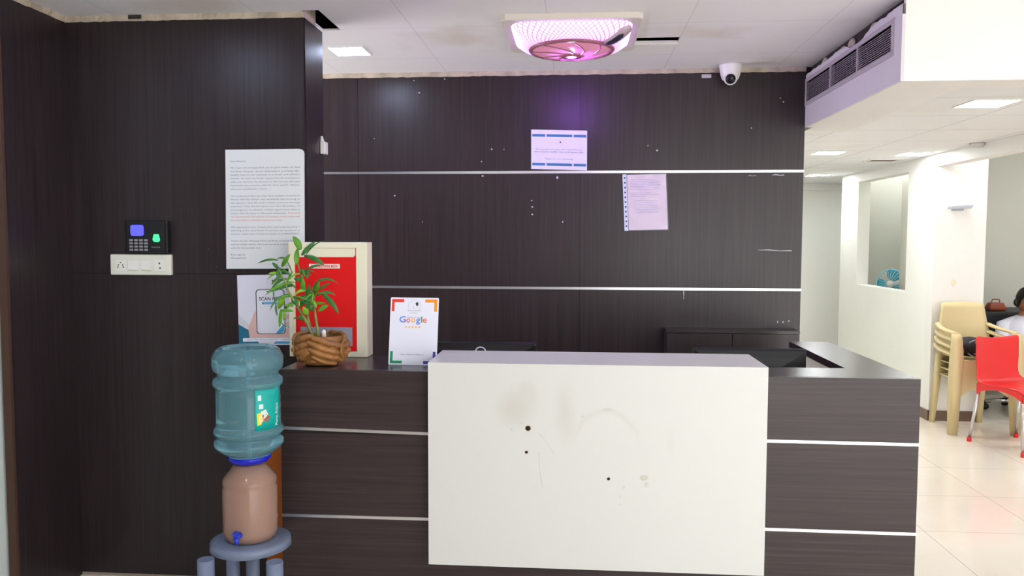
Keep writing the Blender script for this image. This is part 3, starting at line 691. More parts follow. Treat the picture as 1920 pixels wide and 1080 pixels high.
# ------------------------------------------------------------------ papers and signs
PAPER = mat('paper', (222, 226, 228), .5); INKG = mat('grey_ink', (128, 132, 140), .7); INKO = mat('orange_ink', (226, 140, 110), .7)
INKD = mat('dark_ink', (60, 60, 66), .7)
fr_ = frame_px((423, 281), (571, 279), (425, 504), YP - .004)
t = thing('notice_sheet', 'tall white letter of printed paragraphs, one in orange, on the left wall', 'notice', fr_.P(.5, 1))
mb = MB(); pts = [(0, 0), (.93, 0), (.97, .006), (.992, .02), (1, .04), (1, 1), (0, 1)]; fr_.poly(mb, pts[::-1], 0, .003); obj('sheet', mb, PAPER, t)
L = [("Dear Patients,", .062, .26, .103, 0), ("We hope this message finds you in good health. At Mind", .062, .945, .158, 0), ("and Brain Hospital, we are dedicated to providing high-", .062, .945, .188, 0),
     ("quality care to our patients in a timely and efficient", .062, .945, .217, 0), ("manner. As such, we kindly request that all consultations", .062, .945, .246, 0), ("with our doctors be limited to 20 minutes (Except", .062, .945, .276, 0),
     ("Psychotherapy sessions with Dr. Sony and Dr. Menon,", .062, .945, .305, 0), ("which are scheduled for 1 hour).", .062, .535, .335, 0),
     ("We understand that you may have multiple concerns to", .062, .945, .394, 0), ("discuss with the doctor, but we believe that focusing on", .062, .945, .422, 0), ("one issue at a time will result in better and more thorough", .062, .945, .451, 0),
     ("treatment. If you should require more than 20 minutes, we", .062, .945, .48, 0), ("encourage you to schedule multiple appointment slots to", .062, .945, .509, 0), ("ensure that the issue is addressed adequately.", .062, .775, .538, 0), ("Extending", .795, .945, .538, 1),
     ("the appointment slot beyond 20 minutes causes delay with", .062, .945, .567, 1), ("the next patient's scheduled appointment time.", .062, .72, .597, 1),
     ("We appreciate your cooperation and understanding in", .062, .945, .654, 0), ("adhering to this time frame. If you have any questions or", .062, .945, .683, 0), ("concerns, please don't hesitate to contact us at 09447300517.", .062, .94, .712, 0),
     ("Thank you for choosing Mind and Brain Hospital for your", .062, .945, .77, 0), ("mental health needs. We look forward to providing you", .062, .945, .80, 0), ("with the best possible care.", .062, .45, .829, 0),
     ("Best regards,", .062, .25, .887, 0), ("Management", .062, .255, .915, 0)]
mb = MB()
for s_, u0, u1, v1, mi in L: fr_.text(mb, s_, u0, u1, v1 - .0135, v1, .0034, mi)
obj('lettering', mb, [INKG, INKO], t)

# landscape notice on back wall
fr_ = frame_px((996, 243), (1101, 245), (996, 317), YB - .006)
t = thing('wall_notice', 'small landscape notice with blue bars, standing on the upper silver strip', 'notice', fr_.P(.5, 1))
mb = MB(); fr_.slab(mb, 0, 1, 0, 1, 0, .003); obj('sheet', mb, mat('notice_paper', (226, 222, 236), .35), t)
BLUE = mat('blue_bar_ink', (62, 120, 176), .6); mb = MB()
for v0 in (.11, .84):
    for u0, u1 in ((.02, .25), (.275, .735), (.76, .985)): mb = MB(); fr_.slab(mb, u0, u1, v0, v0 + .065, .003, .0034); obj('blue_bar', mb, BLUE, t)
mb = MB(); fr_.text(mb, "The consultation charges of Dr. Satish Bhat have", .08, .92, .475, .505, .0034); fr_.text(mb, "been revised to Rs.800/- from 1st of January 2024", .06, .93, .535, .57, .0034, bold=.01)
fr_.text(mb, "Thank you for your understanding", .25, .75, .715, .745, .0034); obj('lettering', mb, mat('violet_grey_ink', (120, 116, 150), .7), t)
def emblem(fr_, cu, cv, r, k, t, col=(150, 150, 150)):
    mb = MB(); ru, rv = r, r * fr_.w / fr_.h
    for i in range(26):   # open circle
        a0, a1 = math.radians(-35 + i * 9.6), math.radians(-35 + (i + 1) * 9.6 - 3)
        P = [(cu + ru * q * math.cos(a), cv - rv * q * math.sin(a)) for q, a in ((1, a0), (1, a1), (.93, a1), (.93, a0))]
        fr_.poly(mb, P, k, k + .0003, 0)
    head = [(.15, .45), (.35, .62), (.6, .5), (.62, .2), (.45, -.05), (.3, .1), (.2, .25)]
    fr_.poly(mb, [(cu + x * ru, cv - y * rv) for x, y in head[::-1]], k, k + .0004, 1)
    fr_.poly(mb, [(cu + x * ru, cv - y * rv) for x, y in ((.25, .35), (.38, .5), (.45, .35), (.35, .22))], k + .0004, k + .0006, 2)
    face = [(-.3, .1), (-.15, .0), (-.1, -.3), (-.25, -.5), (-.28, -.45), (-.16, -.28), (-.2, -.02), (-.33, .06)]
    fr_.poly(mb, [(cu + x * ru, cv - y * rv) for x, y in face], k, k + .0003, 0)
    fr_.poly(mb, [(cu + x * ru, cv - y * rv) for x, y in ((.55, -.2), (.62, -.28), (.55, -.36), (.48, -.28))], k, k + .0003, 3)
    return obj('emblem', mb, [mat('emblem_grey', (176, 180, 186), .7), mat('emblem_dark', (40, 46, 44), .6), mat('emblem_olive', (90, 100, 40), .6), mat('emblem_orange', (230, 150, 110), .6)], t)
emblem(fr_, .5, .33, .055, .0031, t)

# plastic sleeve
fr_ = frame_px((1167, 327), (1250, 325), (1171, 433), YB - .004)
t = thing('plastic_sleeve', 'shiny clear punched sleeve holding a printed page, hung under the silver strip', 'document sleeve', fr_.P(.5, 1))
mb = MB(); fr_.slab(mb, .1, .98, .012, .985, 0, .0012); obj('page', mb, mat('page_peach', (236, 214, 216), .5, var=.12, vscale=14), t)
mb = MB(); pl = [(.14, .86, .10 + .028 * i) for i in range(7)] + [(.14, .7, .33), (.14, .88, .358), (.14, .6, .386)] + [(.2, .8, .47 + .03 * i) for i in range(8)]
for i, (u0, u1, v0) in enumerate(pl): fr_.slab(mb, u0 + .03, u1 + random.uniform(-.08, .03), v0, v0 + .008, .0012, .0014)
obj('printed_lines', mb, mat('faint_violet_ink', (176, 164, 196), .7), t)
SLV = mat('clear_sleeve', (236, 240, 255), .1, trans=.85, ior=1.3, bump=.6, bscale=22)
mb = MB(); NU = 14; VR = []
for j in range(19):
    VR.append([mb.bm.verts.new(fr_.P(.1 + .9 * i / NU, j / 18, .0022 + .0022 * abs(math.sin(i * 1.3 + j * .7) * math.cos(j * .9 - i * .4)))) for i in range(NU + 1)])
for j in range(18):
    for i in range(NU): f = mb.bm.faces.new((VR[j][i], VR[j][i + 1], VR[j + 1][i + 1], VR[j + 1][i])); f.smooth = True
obj('sleeve', mb, SLV, t)
mb = MB(); fr_.slab(mb, 0, .09, 0, 1, .0005, .0018, 0)
for i in range(11):
    v0 = .05 + i * .085; fr_.slab(mb, .03, .065, v0, v0 + .03, .0018, .0021, 1)
fr_.slab(mb, .088, .1, 0, 1, .0004, .0016, 1)
obj('punched_edge', mb, [mat('punched_strip', (206, 216, 244), .3), mat('punched_hole', (70, 64, 66), .6)], t)

# phone poster
fr_ = frame_px((445, 516), (575, 514), (449, 647), YP - .004); fr_.w *= 1.0
t = thing('poster', 'poster of a hand holding a phone reading scan here, behind the bamboo leaves', 'poster', fr_.P(.5, 1))
MM = [mat('poster_white', (226, 226, 240), .4), mat('poster_blue', (70, 160, 206), .5), mat('poster_teal', (36, 110, 140), .5), mat('poster_skin', (226, 186, 180), .6),
      mat('poster_black', (60, 64, 72), .5), mat('poster_phone_white', (232, 234, 244), .4), mat('poster_pale', (214, 214, 224), .5)]
mb = MB(); fr_.slab(mb, 0, 1, 0, 1, 0, .003); obj('sheet', mb, MM[0], t)
mb = MB(); K = .0031
fr_.poly(mb, [(0, .56), (0, .96), (.25, .96), (.28, .82)][::1], K, K + .0002, 6)
fr_.poly(mb, [(0, .70), (0, .985), (.3, .985), (.17, .8)], K + .0002, K + .0004, 2)
fr_.poly(mb, [(1, .5), (.8, .66), (.5, .985), (1, .985)][::-1], K, K + .0003, 1)
obj('coloured_shapes', mb, MM, t)
mb = MB()
fr_.poly(mb, [(.24, .52), (.2, .62), (.14, .75), (.16, .92), (.7, .93), (.76, .84), (.72, .8), (.4, .85), (.28, .82), (.28, .52)], K + .0005, K + .0008, 3)
for kk, (u, v, rr_) in enumerate(((.71, .6, .045), (.73, .7, .045), (.72, .79, .045), (.7, .86, .05))):
    fr_.poly(mb, [(u + rr_ * math.cos(a * PI / 6), v + rr_ * .8 * math.sin(a * PI / 6)) for a in range(12)], K + .00051 + .00003 * kk, K + .00081 + .00003 * kk, 3)
obj('printed_hand', mb, MM, t)
mb = MB()
def rrect(u0, u1, v0, v1, r): 
    o = []
    for cx, cy_, a0 in ((u1 - r, v0 + r, 3), (u1 - r, v1 - r, 0), (u0 + r, v1 - r, 1), (u0 + r, v0 + r, 2)):
        for k in range(5):
            a = (a0 + k / 4) * PI / 2; o.append((cx + r * math.cos(a), cy_ + r * math.sin(a)))
    return o
fr_.poly(mb, rrect(.262, .68, .205, .845, .05), K + .0009, K + .0013, 4); fr_.poly(mb, rrect(.275, .668, .215, .836, .045), K + .0013, K + .0016, 5)
fr_.poly(mb, [(.66, .7), (.54, .835), (.62, .835), (.665, .8)], K + .0016, K + .0018, 1)
fr_.slab(mb, .42, .47, .232, .243, K + .0016, K + .0018, 4); fr_.slab(mb, .49, .51, .232, .243, K + .0016, K + .0018, 4)
fr_.poly(mb, rrect(.35, .61, .385, .42, .015), K + .0016, K + .0018, 1)
fr_.poly(mb, [(.46, .44), (.485, .46), (.51, .44)], K + .0016, K + .0018, 1)
obj('printed_phone', mb, MM, t)
mb = MB(); fr_.text(mb, "SCAN HERE", .31, .655, .315, .365, K + .0018, 0, bold=.02); fr_.text(mb, "TO CONNECT", .38, .58, .395, .41, K + .002, 1); fr_.slab(mb, .06, .88, .9, .95, K + .001, K + .0013, 1)
fr_.text(mb, "MIND AND BRAIN HOSPITAL", .12, .56, .915, .932, K + .0016, 2); fr_.text(mb, "mindandbrain.in", .63, .82, .915, .932, K + .0016, 0); obj('lettering', mb, [INKD, mat('poster_text_white', (240, 240, 250), .5), MM[1]], t)
emblem(fr_, .49, .11, .06, K, t)

# review sign on the counter
fr_ = frame_px((733, 562), (823, 563), (728, 688), 3.05, 3.085)
base = fr_.P(0, 1); fr_.O.z += TOPZ + .001 - base.z
t = thing('review_sign', 'white acrylic sign with coloured corner brackets and five stars, on the counter', 'sign', fr_.P(.5, 1))
mb = MB(); fr_.poly(mb, rrect(0, 1, 0, 1, .02)[::-1], -.003, 0)
fo = fr_.P(.5, .4, -.003); obj('board', mb, mat('acrylic_white', (234, 236, 250), .25), t)
mb = MB(); p, q = fr_.P(.35, .35, -.004), fr_.P(.65, .35, -.004)
for s_ in (.36, .62):
    p = fr_.P(s_, .45, -.0035); mb.hexa([Vector((p.x - .004, p.y + .07, TOPZ + .0006)), Vector((p.x + .004, p.y + .07, TOPZ + .0006)), Vector((p.x + .004, p.y + .073, TOPZ + .0006)), Vector((p.x - .004, p.y + .073, TOPZ + .0006)),
                                 Vector((p.x - .004, p.y, p.z)), Vector((p.x + .004, p.y, p.z)), Vector((p.x + .004, p.y + .003, p.z)), Vector((p.x - .004, p.y + .003, p.z))])
obj('stand_leg', mb, WHITEP, t)
C4 = [mat('sign_red', (228, 62, 52), .5), mat('sign_orange', (250, 150, 30), .5), mat('sign_green', (16, 150, 100), .5), mat('sign_indigo', (70, 60, 160), .5),
      mat('g_blue', (80, 120, 226), .5), mat('g_red', (236, 96, 80), .5), mat('g_yellow', (250, 176, 30), .5), mat('g_green', (60, 170, 90), .5), mat('sign_ink', (100, 96, 100), .6)]
mb = MB()
for (mi, P) in ((0, [(.03, .025), (.28, .025), (.28, .07), (.085, .07), (.085, .205), (.03, .205)]), (1, [(.97, .025), (.97, .205), (.91, .205), (.91, .07), (.72, .07), (.72, .025)]),
                (2, [(.03, .98), (.03, .80), (.085, .80), (.085, .94), (.28, .94), (.28, .98)]), (3, [(.97, .98), (.72, .98), (.72, .94), (.915, .94), (.915, .80), (.97, .80)])):
    mb = MB(); fr_.poly(mb, P[::-1], 0.0001, .0006, mi); obj('corner_bracket', mb, C4, t)

mb = MB(); us = [(.195, .33, "G", 4, .279), (.34, .425, "o", 5, .3), (.445, .53, "o", 6, .3), (.545, .63, "g", 4, .3), (.645, .67, "l", 7, .279), (.68, .765, "e", 5, .3)]
for u0, u1, ch, mi, vt in us: fr_.text(mb, ch, u0, u1, .279, .37, .0006, mi, bold=.012)
fr_.text(mb, "REVIEW US ON", .36, .62, .287, .297, .001, 8, bold=.02); fr_.text(mb, "MIND & BRAIN", .36, .63, .19, .201, .0006, 8); fr_.text(mb, "HOSPITAL", .41, .58, .225, .236, .0006, 8)
fr_.text(mb, "Your Opinion Matters", .24, .73, .835, .855, .0006, 8); fr_.text(mb, "mindandbrainhospital.com", .32, .66, .962, .97, .0006, 8)
obj('lettering', mb, C4, t)
mb = MB()
for i in range(5):
    u, v = .34 + i * .068, .44; r = .026; P = []
    for k in range(10):
        a = -PI / 2 + k * PI / 5; q = r if k % 2 == 0 else r * .45; P.append((u + q * math.cos(a), v + q * math.sin(a) * fr_.w / fr_.h))
    fr_.poly(mb, P[::-1], .0001, .0006, 6)
obj('stars', mb, C4, t)
emblem(fr_, .5, .125, .13, .0002, t)

# ------------------------------------------------------------------ attendance reader and switchboard
a, b = atY(234, 414, YP - .03), atY(315, 474, YP - .03)
t = thing('fingerprint_reader', 'black fingerprint attendance reader with lit blue screen, on the left wall', 'attendance machine', ((a.x + b.x) / 2, YP, b.z))
fr_ = Frame(Vector((a.x, YP - .03, b.z)), (1, 0, 0), (0, 0, 1), b.x - a.x, a.z - b.z)
mb = MB(); fr_.slab(mb, 0, 1, 0, 1, -.0298, 0); obj('body', mb, BLACKP, t, bevel=.005)
mb = MB(); fr_.slab(mb, .58, .93, .03, .97, .0002, .004); obj('sensor_housing', mb, BLACKM, t, bevel=.002)
mb = MB(); fr_.poly(mb, rrect(.13, .44, .13, .47, .06)[::-1], .0002, .0012); obj('screen', mb, mat('lit_blue_screen', (60, 60, 220), .3, emit=(66, 66, 255), es=1.6, var=.3, vscale=40), t)
KEY = mat('silver_key', (170, 164, 172), .3, .6)
for i in range(4):
    for j in range(4):
        mb = MB(); u, v = .1 + i * .117, .575 + j * .1; fr_.slab(mb, u, u + .085, v, v + .065, .0002, .0035); obj('key', mb, KEY, t, bevel=.001)
mb = MB(); fr_.poly(mb, [(.69, .42), (.8, .42), (.83, .6), (.8, .66), (.7, .66), (.66, .6)][::-1], .0041, .0055); obj('scanner_window', mb, mat('lit_green_scanner', (20, 200, 60), .3, emit=(50, 255, 110), es=2.2), t)
mb = MB(); fr_.text(mb, "mantra", .63, .83, .79, .85, .0043, bold=.01); obj('lettering', mb, mat('reader_text', (150, 150, 156), .5), t)
a, b = atY(206, 475, YP - .02), atY(321, 516, YP - .02)
t = thing('switchboard', 'white electrical switchboard with two switches, mounted under the fingerprint reader', 'switchboard', ((a.x + b.x) / 2, YP, b.z))
fr_ = Frame(Vector((a.x, YP - .02, b.z)), (1, 0, 0), (0, 0, 1), b.x - a.x, a.z - b.z - .004)
IV = mat('ivory_plastic', (226, 226, 212), .35); IV2 = mat('ivory_switch', (232, 232, 222), .3); DK = mat('socket_hole', (70, 66, 54), .7)
mb = MB(); fr_.slab(mb, 0, 1, 0, 1, -.0198, 0); obj('plate', mb, IV, t, bevel=.004)
mb = MB(); fr_.slab(mb, .095, .28, .27, .8, .0002, .002, 0)
for u, v in ((.175, .4), (.14, .52), (.21, .52), (.13, .62), (.22, .62)): fr_.slab(mb, u - .01, u + .01, v - .03, v + .03, .002, .0024, 1)
obj('socket', mb, [IV2, DK], t)
for u0 in (.3, .515):
    mb = MB(); c = [fr_.P(u0, .78, .0002), fr_.P(u0 + .165, .78, .0002), fr_.P(u0 + .165, .3, .0002), fr_.P(u0, .3, .0002), fr_.P(u0, .75, .007), fr_.P(u0 + .165, .75, .007), fr_.P(u0 + .165, .3, .002), fr_.P(u0, .3, .002)]
    mb.hexa(c); obj('switch', mb, IV2, t, bevel=.001)
mb = MB(); fr_.slab(mb, .73, .89, .27, .8, .0002, .002, 0)
for u, v in ((.815, .43), (.825, .66)): fr_.slab(mb, u - .012, u + .012, v - .04, v + .04, .002, .0024, 1)
obj('socket', mb, [IV2, DK], t)
# small white device on the pillar side
p = atY(609, 272, 3.53); mb = MB(); X0 = XP + .0045
a, b = atY(604, 266, YFIN - .035), atY(604, 289, YFIN - .035)
mb.box(X0, X0 + .022, YFIN - .05, YFIN - .004, b.z, a.z); dv = thing('wall_sensor', 'small white sensor box clipped to the narrow side of the dark pillar', 'sensor', (X0 + .01, YFIN - .03, b.z))
obj('box', mb, WHITEP, dv, bevel=.003)
mb = MB(); mb.hexa([Vector((X0, YFIN - .045, a.z)), Vector((X0 + .01, YFIN - .045, a.z)), Vector((X0 + .01, YFIN - .015, a.z)), Vector((X0, YFIN - .015, a.z)),
                    Vector((X0, YFIN - .035, a.z + .026)), Vector((X0 + .004, YFIN - .035, a.z + .026)), Vector((X0 + .004, YFIN - .025, a.z + .026)), Vector((X0, YFIN - .025, a.z + .026))]); obj('clip', mb, WHITEP, dv)

# ------------------------------------------------------------------ suggestion box
a, b, c = atY(540, 454, 3.23), atY(687, 454, 3.23), atY(541, 677, 3.23)
W_, x0 = b.x - a.x, a.x; H_ = a.z - (TOPZ + .0005)
fr_ = Frame(Vector((x0, 3.23, TOPZ + .0005)), (1, 0, 0), (0, 0, 1), W_, H_)
t = thing('suggestion_box', 'cream framed suggestion box with a red front, standing on the counter end', 'suggestion box', (x0 + W_ / 2, 3.27, TOPZ))
CRM = mat('cream_enamel', (236, 232, 206), .4)
mb = MB(); fr_.slab(mb, 0, 1, 0, 1, -.09, -.012); obj('case', mb, CRM, t, bevel=.002)
mb = MB(); mb.plate(x0, x0 + W_, TOPZ + .0006, TOPZ + H_, 3.23, 3.2419, [(x0 + W_ * .08, x0 + W_ * .865, TOPZ + H_ * .05, TOPZ + H_ * .95)], 'xzy'); obj('frame', mb, CRM, t, bevel=.002)
REDM = mat('red_panel', (226, 12, 18), .45)
mb = MB(); fr_.slab(mb, .08, .865, .05, .95, -.0119, -.006); obj('front_panel', mb, REDM, t)
mb = MB(); fr_.poly(mb, [(.08, .052), (.855, .052), (.855, .11), (.83, .128), (.08, .13)][::-1], -.0058, -.0015); obj('flap', mb, CRM, t)
mb = MB(); fr_.slab(mb, .26, .655, .188, .228, -.0058, -.0045); lb = obj('name_plate', mb, mat('plate_white', (240, 226, 220), .5), t)
mb = MB(); fr_.text(mb, "SUGGESTION BOX", .285, .63, .198, .218, -.0042, bold=.03); obj('lettering', mb, mat('plate_red', (214, 60, 40), .5), lb)
mb = MB(); fr_.slab(mb, .14, .805, .74, .905, -.0058, -.004); obj('window', mb, mat('grey_window', (150, 152, 168), .3), t)

# ------------------------------------------------------------------ bamboo in a cupped-hands pot
PY = 3.035
pc = atY(602, 655, PY)
sc_z = PY / 1500 / 10.8
pot_x = atY(540 + 670 / 10.8, 655, PY).x
plant = thing('bamboo_plant', 'lucky bamboo growing in a brown pot shaped as two cupped hands', 'potted plant', (pot_x, PY, TOPZ))
CLAY = mat('brown_clay', (160, 110, 60), .45, var=.5, vscale=14, bump=.3, bscale=90)
mb = MB(); RX = 555 * sc_z; zc = 470; ZB = TOPZ
def pz(v): return TOPZ + (935 - v) * sc_z
prof = []
for v, r in ((935, 330), (925, 400), (860, 455), (760, 510), (640, 545), (520, 552), (420, 540), (345, 525), (325, 500), (350, 470), (450, 440), (520, 350), (530, 5)):
    prof.append((r * sc_z, pz(v) - TOPZ + .0006))
mb.lathe([(q_[0] * (.9 if k_ < 9 else .92), q_[1]) for k_, q_ in enumerate(prof)], (pot_x, PY, TOPZ), 48, cap=True, sy=.82)
def surf(u, v, back=False, off=0):
    x = (u - 670) * sc_z; pr = sorted(((p[1], p[0]) for p in prof[:9]))
    z = pz(v) - TOPZ; R = pr[0][1]
    for (z0, r0), (z1, r1) in zip(pr, pr[1:]):
        if z0 <= z <= z1: R = r0 + (r1 - r0) * (z - z0) / (z1 - z0 + 1e-9)
    if z > pr[-1][0]: R = pr[-1][1]
    R += off; x_ = max(-R * .995, min(R * .995, x)); y = math.sqrt(max(0, R * R - x_ * x_)) * .82
    return Vector((pot_x + x, PY + (y if back else -y), TOPZ + z))
fing = [([(1215, 540), (1130, 520), (950, 450), (780, 380), (640, 350)], 44), ([(1190, 690), (1090, 650), (900, 580), (700, 500), (545, 440)], 46), ([(1120, 810), (1000, 760), (850, 700), (700, 640), (570, 580)], 43),
        ([(1010, 890), (900, 870), (780, 820), (680, 760), (620, 725)], 33),
        ([(125, 500), (230, 440), (340, 390), (450, 340), (570, 310)], 44), ([(115, 640), (230, 580), (340, 530), (430, 490), (500, 470)], 46), ([(170, 740), (260, 700), (350, 660), (430, 620), (510, 590)], 42),
        ([(300, 815), (370, 770), (430, 720), (480, 670), (530, 650)], 46), ([(430, 880), (500, 850), (560, 840), (620, 830), (660, 830)], 35)]
def finger(P, r):
    pts, rad = [], []
    prof_ = (1.16, 1.02, 1.18, 1.0, 1.12, .96, .82)      # knuckle, shaft, joint, shaft, joint, tip
    for i in range(7):
        t_ = i / 6 * (len(P) - 1); a = min(int(t_), len(P) - 2); pts.append(P[a].lerp(P[a + 1], t_ - a)); rad.append(r * prof_[i] * sc_z)
    mb.tube(pts, rad, 16, round_end=True)
for pts, r in fing:
    finger([surf(u, v, off=-.004) for u, v in pts], r * 1.3)
    finger([surf(1340 - u, v, True, -.004) for u, v in pts], r * 1.3)
for s_ in (-1, 1):
    mb.ell((pot_x + s_ * 500 * sc_z, PY, pz(600)), (48 * sc_z, .055, 230 * sc_z), 20, 14); mb.ell((pot_x + s_ * 400 * sc_z, PY - .01, pz(770)), (80 * sc_z, .045, 95 * sc_z), 20, 14)
# thumbs resting on the rim
for s_, P in ((1, [(1195, 430), (1180, 320), (1100, 275), (980, 285), (890, 320)]), (-1, [(135, 420), (140, 340), (200, 300), (300, 290), (420, 285)])):
    pts = [Vector((pot_x + (u - 670) * sc_z, PY - .02 + .012 * i, pz(v))) for i, (u, v) in enumerate(P)]
    mb.tube(pts, [52 * sc_z, 50 * sc_z, 42 * sc_z, 34 * sc_z, 24 * sc_z], 14, round_end=True)
pot = obj('hands_pot', mb, CLAY, plant); pot.location.z = .0022
rm = pot.modifiers.new('remesh', 'REMESH'); rm.mode = 'VOXEL'; rm.voxel_size = .0016; rm.use_smooth_shade = True
sm = pot.modifiers.new('smooth', 'SMOOTH'); sm.factor = .5; sm.iterations = 1
mb = MB(); mb.lathe([(.085, -.012), (.06, -.008), (.001, -.006)], (pot_x, PY, pz(400)), 24, cap=True, sy=.8); obj('pebbles', mb, mat('dark_soil', (52, 44, 36), .8, bump=1, bscale=120), plant)
GREENS = [mat('leaf_green', (100, 160, 44), .4, var=.25, vscale=30), mat('leaf_dark_green', (66, 122, 56), .4, var=.25, vscale=30), mat('leaf_light_green', (136, 190, 54), .38, var=.2, vscale=30)]
STEM = mat('bamboo_stalk', (128, 142, 72), .4, var=.3, vscale=40)
def zp(x, y, Y): return atY(480 + x / 5.14, 430 + y / 5.14, Y)
stems = [([(560, 1010), (480, 880), (420, 780), (350, 660), (300, 580), (285, 510), (245, 440), (222, 385)], [.0, -.005, -.01, -.02, -.03, -.035, -.04, -.045]),
         ([(605, 1010), (575, 850), (562, 740), (555, 640), (560, 600)], [0, 0, .01, .015, .02]),
         ([(545, 1000), (500, 860), (495, 640), (450, 520), (420, 400), (395, 300), (412, 215)], [.01, .02, .03, .03, .03, .02, .02])]
SK = []
for P, dy in stems:
    mb = MB(); pts = [zp(x, y, PY + d) for (x, y), d in zip(P, dy)]; pts[0].z -= .02; N = len(pts)
    Q = []; Rr = []
    for i in range(N - 1):
        for k in range(4):
            s_ = k / 4; Q.append(pts[i].lerp(pts[i + 1], s_)); Rr.append((.0062 - .0042 * (i + s_) / (N - 1)) * (1.18 if k == 0 else 1))
    Q.append(pts[-1]); Rr.append(.0018); mb.tube(Q, Rr, 10); SK.append(obj('stalk', mb, STEM, plant))
leaves = [((425, 200), (410, 130), (355, 65), 62, 0), ((440, 250), (500, 180), (575, 115), 46, 1), ((390, 340), (385, 260), (400, 180), 52, 0), ((465, 255), (580, 270), (660, 350), 46, 1), ((250, 360), (280, 300), (330, 235), 40, 0),
          ((215, 300), (130, 270), (10, 330), 22, 1), ((220, 380), (190, 350), (155, 320), 32, 1), ((230, 370), (220, 430), (215, 490), 52, 1), ((250, 460), (180, 470), (150, 540), 25, 0), ((370, 510), (220, 510), (85, 640), 30, 0),
          ((360, 545), (250, 535), (170, 600), 32, 1), ((300, 500), (330, 440), (360, 400), 20, 0), ((430, 400), (480, 400), (500, 480), 50, 1), ((480, 390), (560, 345), (640, 340), 22, 1), ((520, 620), (620, 390), (800, 530), 24, 1),
          ((560, 620), (590, 560), (605, 500), 45, 0), ((570, 600), (650, 545), (720, 515), 24, 1), ((590, 640), (680, 570), (770, 640), 28, 1), ((640, 625), (730, 680), (800, 820), 48, 1), ((600, 790), (650, 745), (700, 730), 42, 0),
          ((510, 630), (510, 690), (555, 755), 85, 1), ((360, 790), (290, 775), (230, 780), 28, 0), ((360, 740), (310, 728), (270, 735), 24, 0), ((262, 640), (240, 700), (215, 770), 58, 2), ((240, 770), (237, 850), (225, 950), 32, 0),
          ((275, 770), (270, 820), (265, 885), 28, 2), ((330, 640), (190, 620), (135, 790), 20, 1), ((190, 710), (188, 780), (205, 840), 20, 1), ((500, 640), (495, 580), (520, 530), 32, 1), ((440, 600), (455, 530), (450, 470), 48, 0),
          ((350, 660), (385, 690), (395, 740), 60, 1), ((490, 830), (475, 780), (450, 745), 50, 2), ((460, 880), (430, 850), (410, 830), 34, 1), ((490, 640), (450, 690), (430, 745), 56, 1), ((545, 790), (525, 740), (500, 735), 40, 1),
          ((370, 480), (420, 470), (440, 520), 44, 1), ((450, 440), (430, 500), (470, 600), 30, 0), ((345, 420), (330, 350), (290, 290), 10, 1), ((300, 290), (250, 260), (200, 285), 16, 1), ((360, 860), (400, 840), (430, 870), 14, 1),
          ((490, 640), (420, 640), (370, 690), 20, 1), ((480, 250), (560, 120), (660, 110), 12, 1), ((170, 540), (165, 640), (180, 700), 12, 1), ((240, 880), (260, 950), (320, 930), 8, 1)]
extra = random.Random(31)
for _ in range(26):
    ax, ay = extra.choice([(240, 430), (300, 560), (350, 650), (400, 720), (430, 430), (480, 600), (560, 640), (420, 300), (520, 720), (300, 480)]); an = extra.uniform(-.35, 1.2) * PI; ln = extra.uniform(95, 175)
    bx_, by_ = ax + math.cos(an) * ln * .5, ay - abs(math.sin(an)) * ln * .4 - 8; leaves.append(((ax, ay), (bx_, by_), (ax + math.cos(an) * ln, ay + extra.uniform(-.2, .7) * ln), extra.uniform(16, 30), extra.choice([0, 1, 1, 2])))
for i, (A, Bc, Cc, wd, mi) in enumerate(leaves):
    cx = (A[0] + Cc[0]) / 2; rr_ = random.Random(i)
    d0 = -.02 * (1 - A[0] / 560) + rr_.uniform(-.008, .012); d2 = d0 + rr_.uniform(-.05, .02)
    a, b, c = zp(*A, PY + d0), zp(*Bc, PY + (d0 + d2) / 2 - .008), zp(*Cc, PY + d2); hwid = wd * 1.08 / 5.14 * PY / 1500 / 2
    mb = MB(); N = 9; Lf, Mf, Rf = [], [], []
    for k in range(N + 1):
        s_ = k / N; p = a * (1 - s_) ** 2 + b * 2 * s_ * (1 - s_) + c * s_ ** 2
        tn = ((b - a) * (1 - s_) + (c - b) * s_).normalized(); vd = (p - CAM).normalized(); side = tn.cross(vd).normalized()
        wk = hwid * (math.sin(PI * min(1, s_ * .92 + .08)) ** .75) if s_ < 1 else 0
        ti = rr_.uniform(-.3, .3) if k == 0 else ti
        side = (side + vd * ti).normalized(); nn = side.cross(tn)
        Lf.append(mb.bm.verts.new(p - side * wk - nn * wk * .18)); Mf.append(mb.bm.verts.new(p + nn * .0)); Rf.append(mb.bm.verts.new(p + side * wk - nn * wk * .18))
    for k in range(N):
        for q in ((Lf[k], Lf[k + 1], Mf[k + 1], Mf[k]), (Mf[k], Mf[k + 1], Rf[k + 1], Rf[k])):
            mb.bm.faces.new(q).smooth = True
    sk = SK[0] if A[0] < 400 and A[1] > 250 else (SK[1] if A[0] > 500 and A[1] > 560 else SK[2])
    o = obj('leaf', mb, GREENS[mi], sk); sd = o.modifiers.new('thick', 'SOLIDIFY'); sd.thickness = .0006
mb = MB(); c = atY(601, 624, PY - .05); mb.tube([c + Vector((0, .045, -.03)), c + Vector((0, .04, .0))], .008, 12, round_end=True); obj('white_tie', mb, WHITEP, plant)

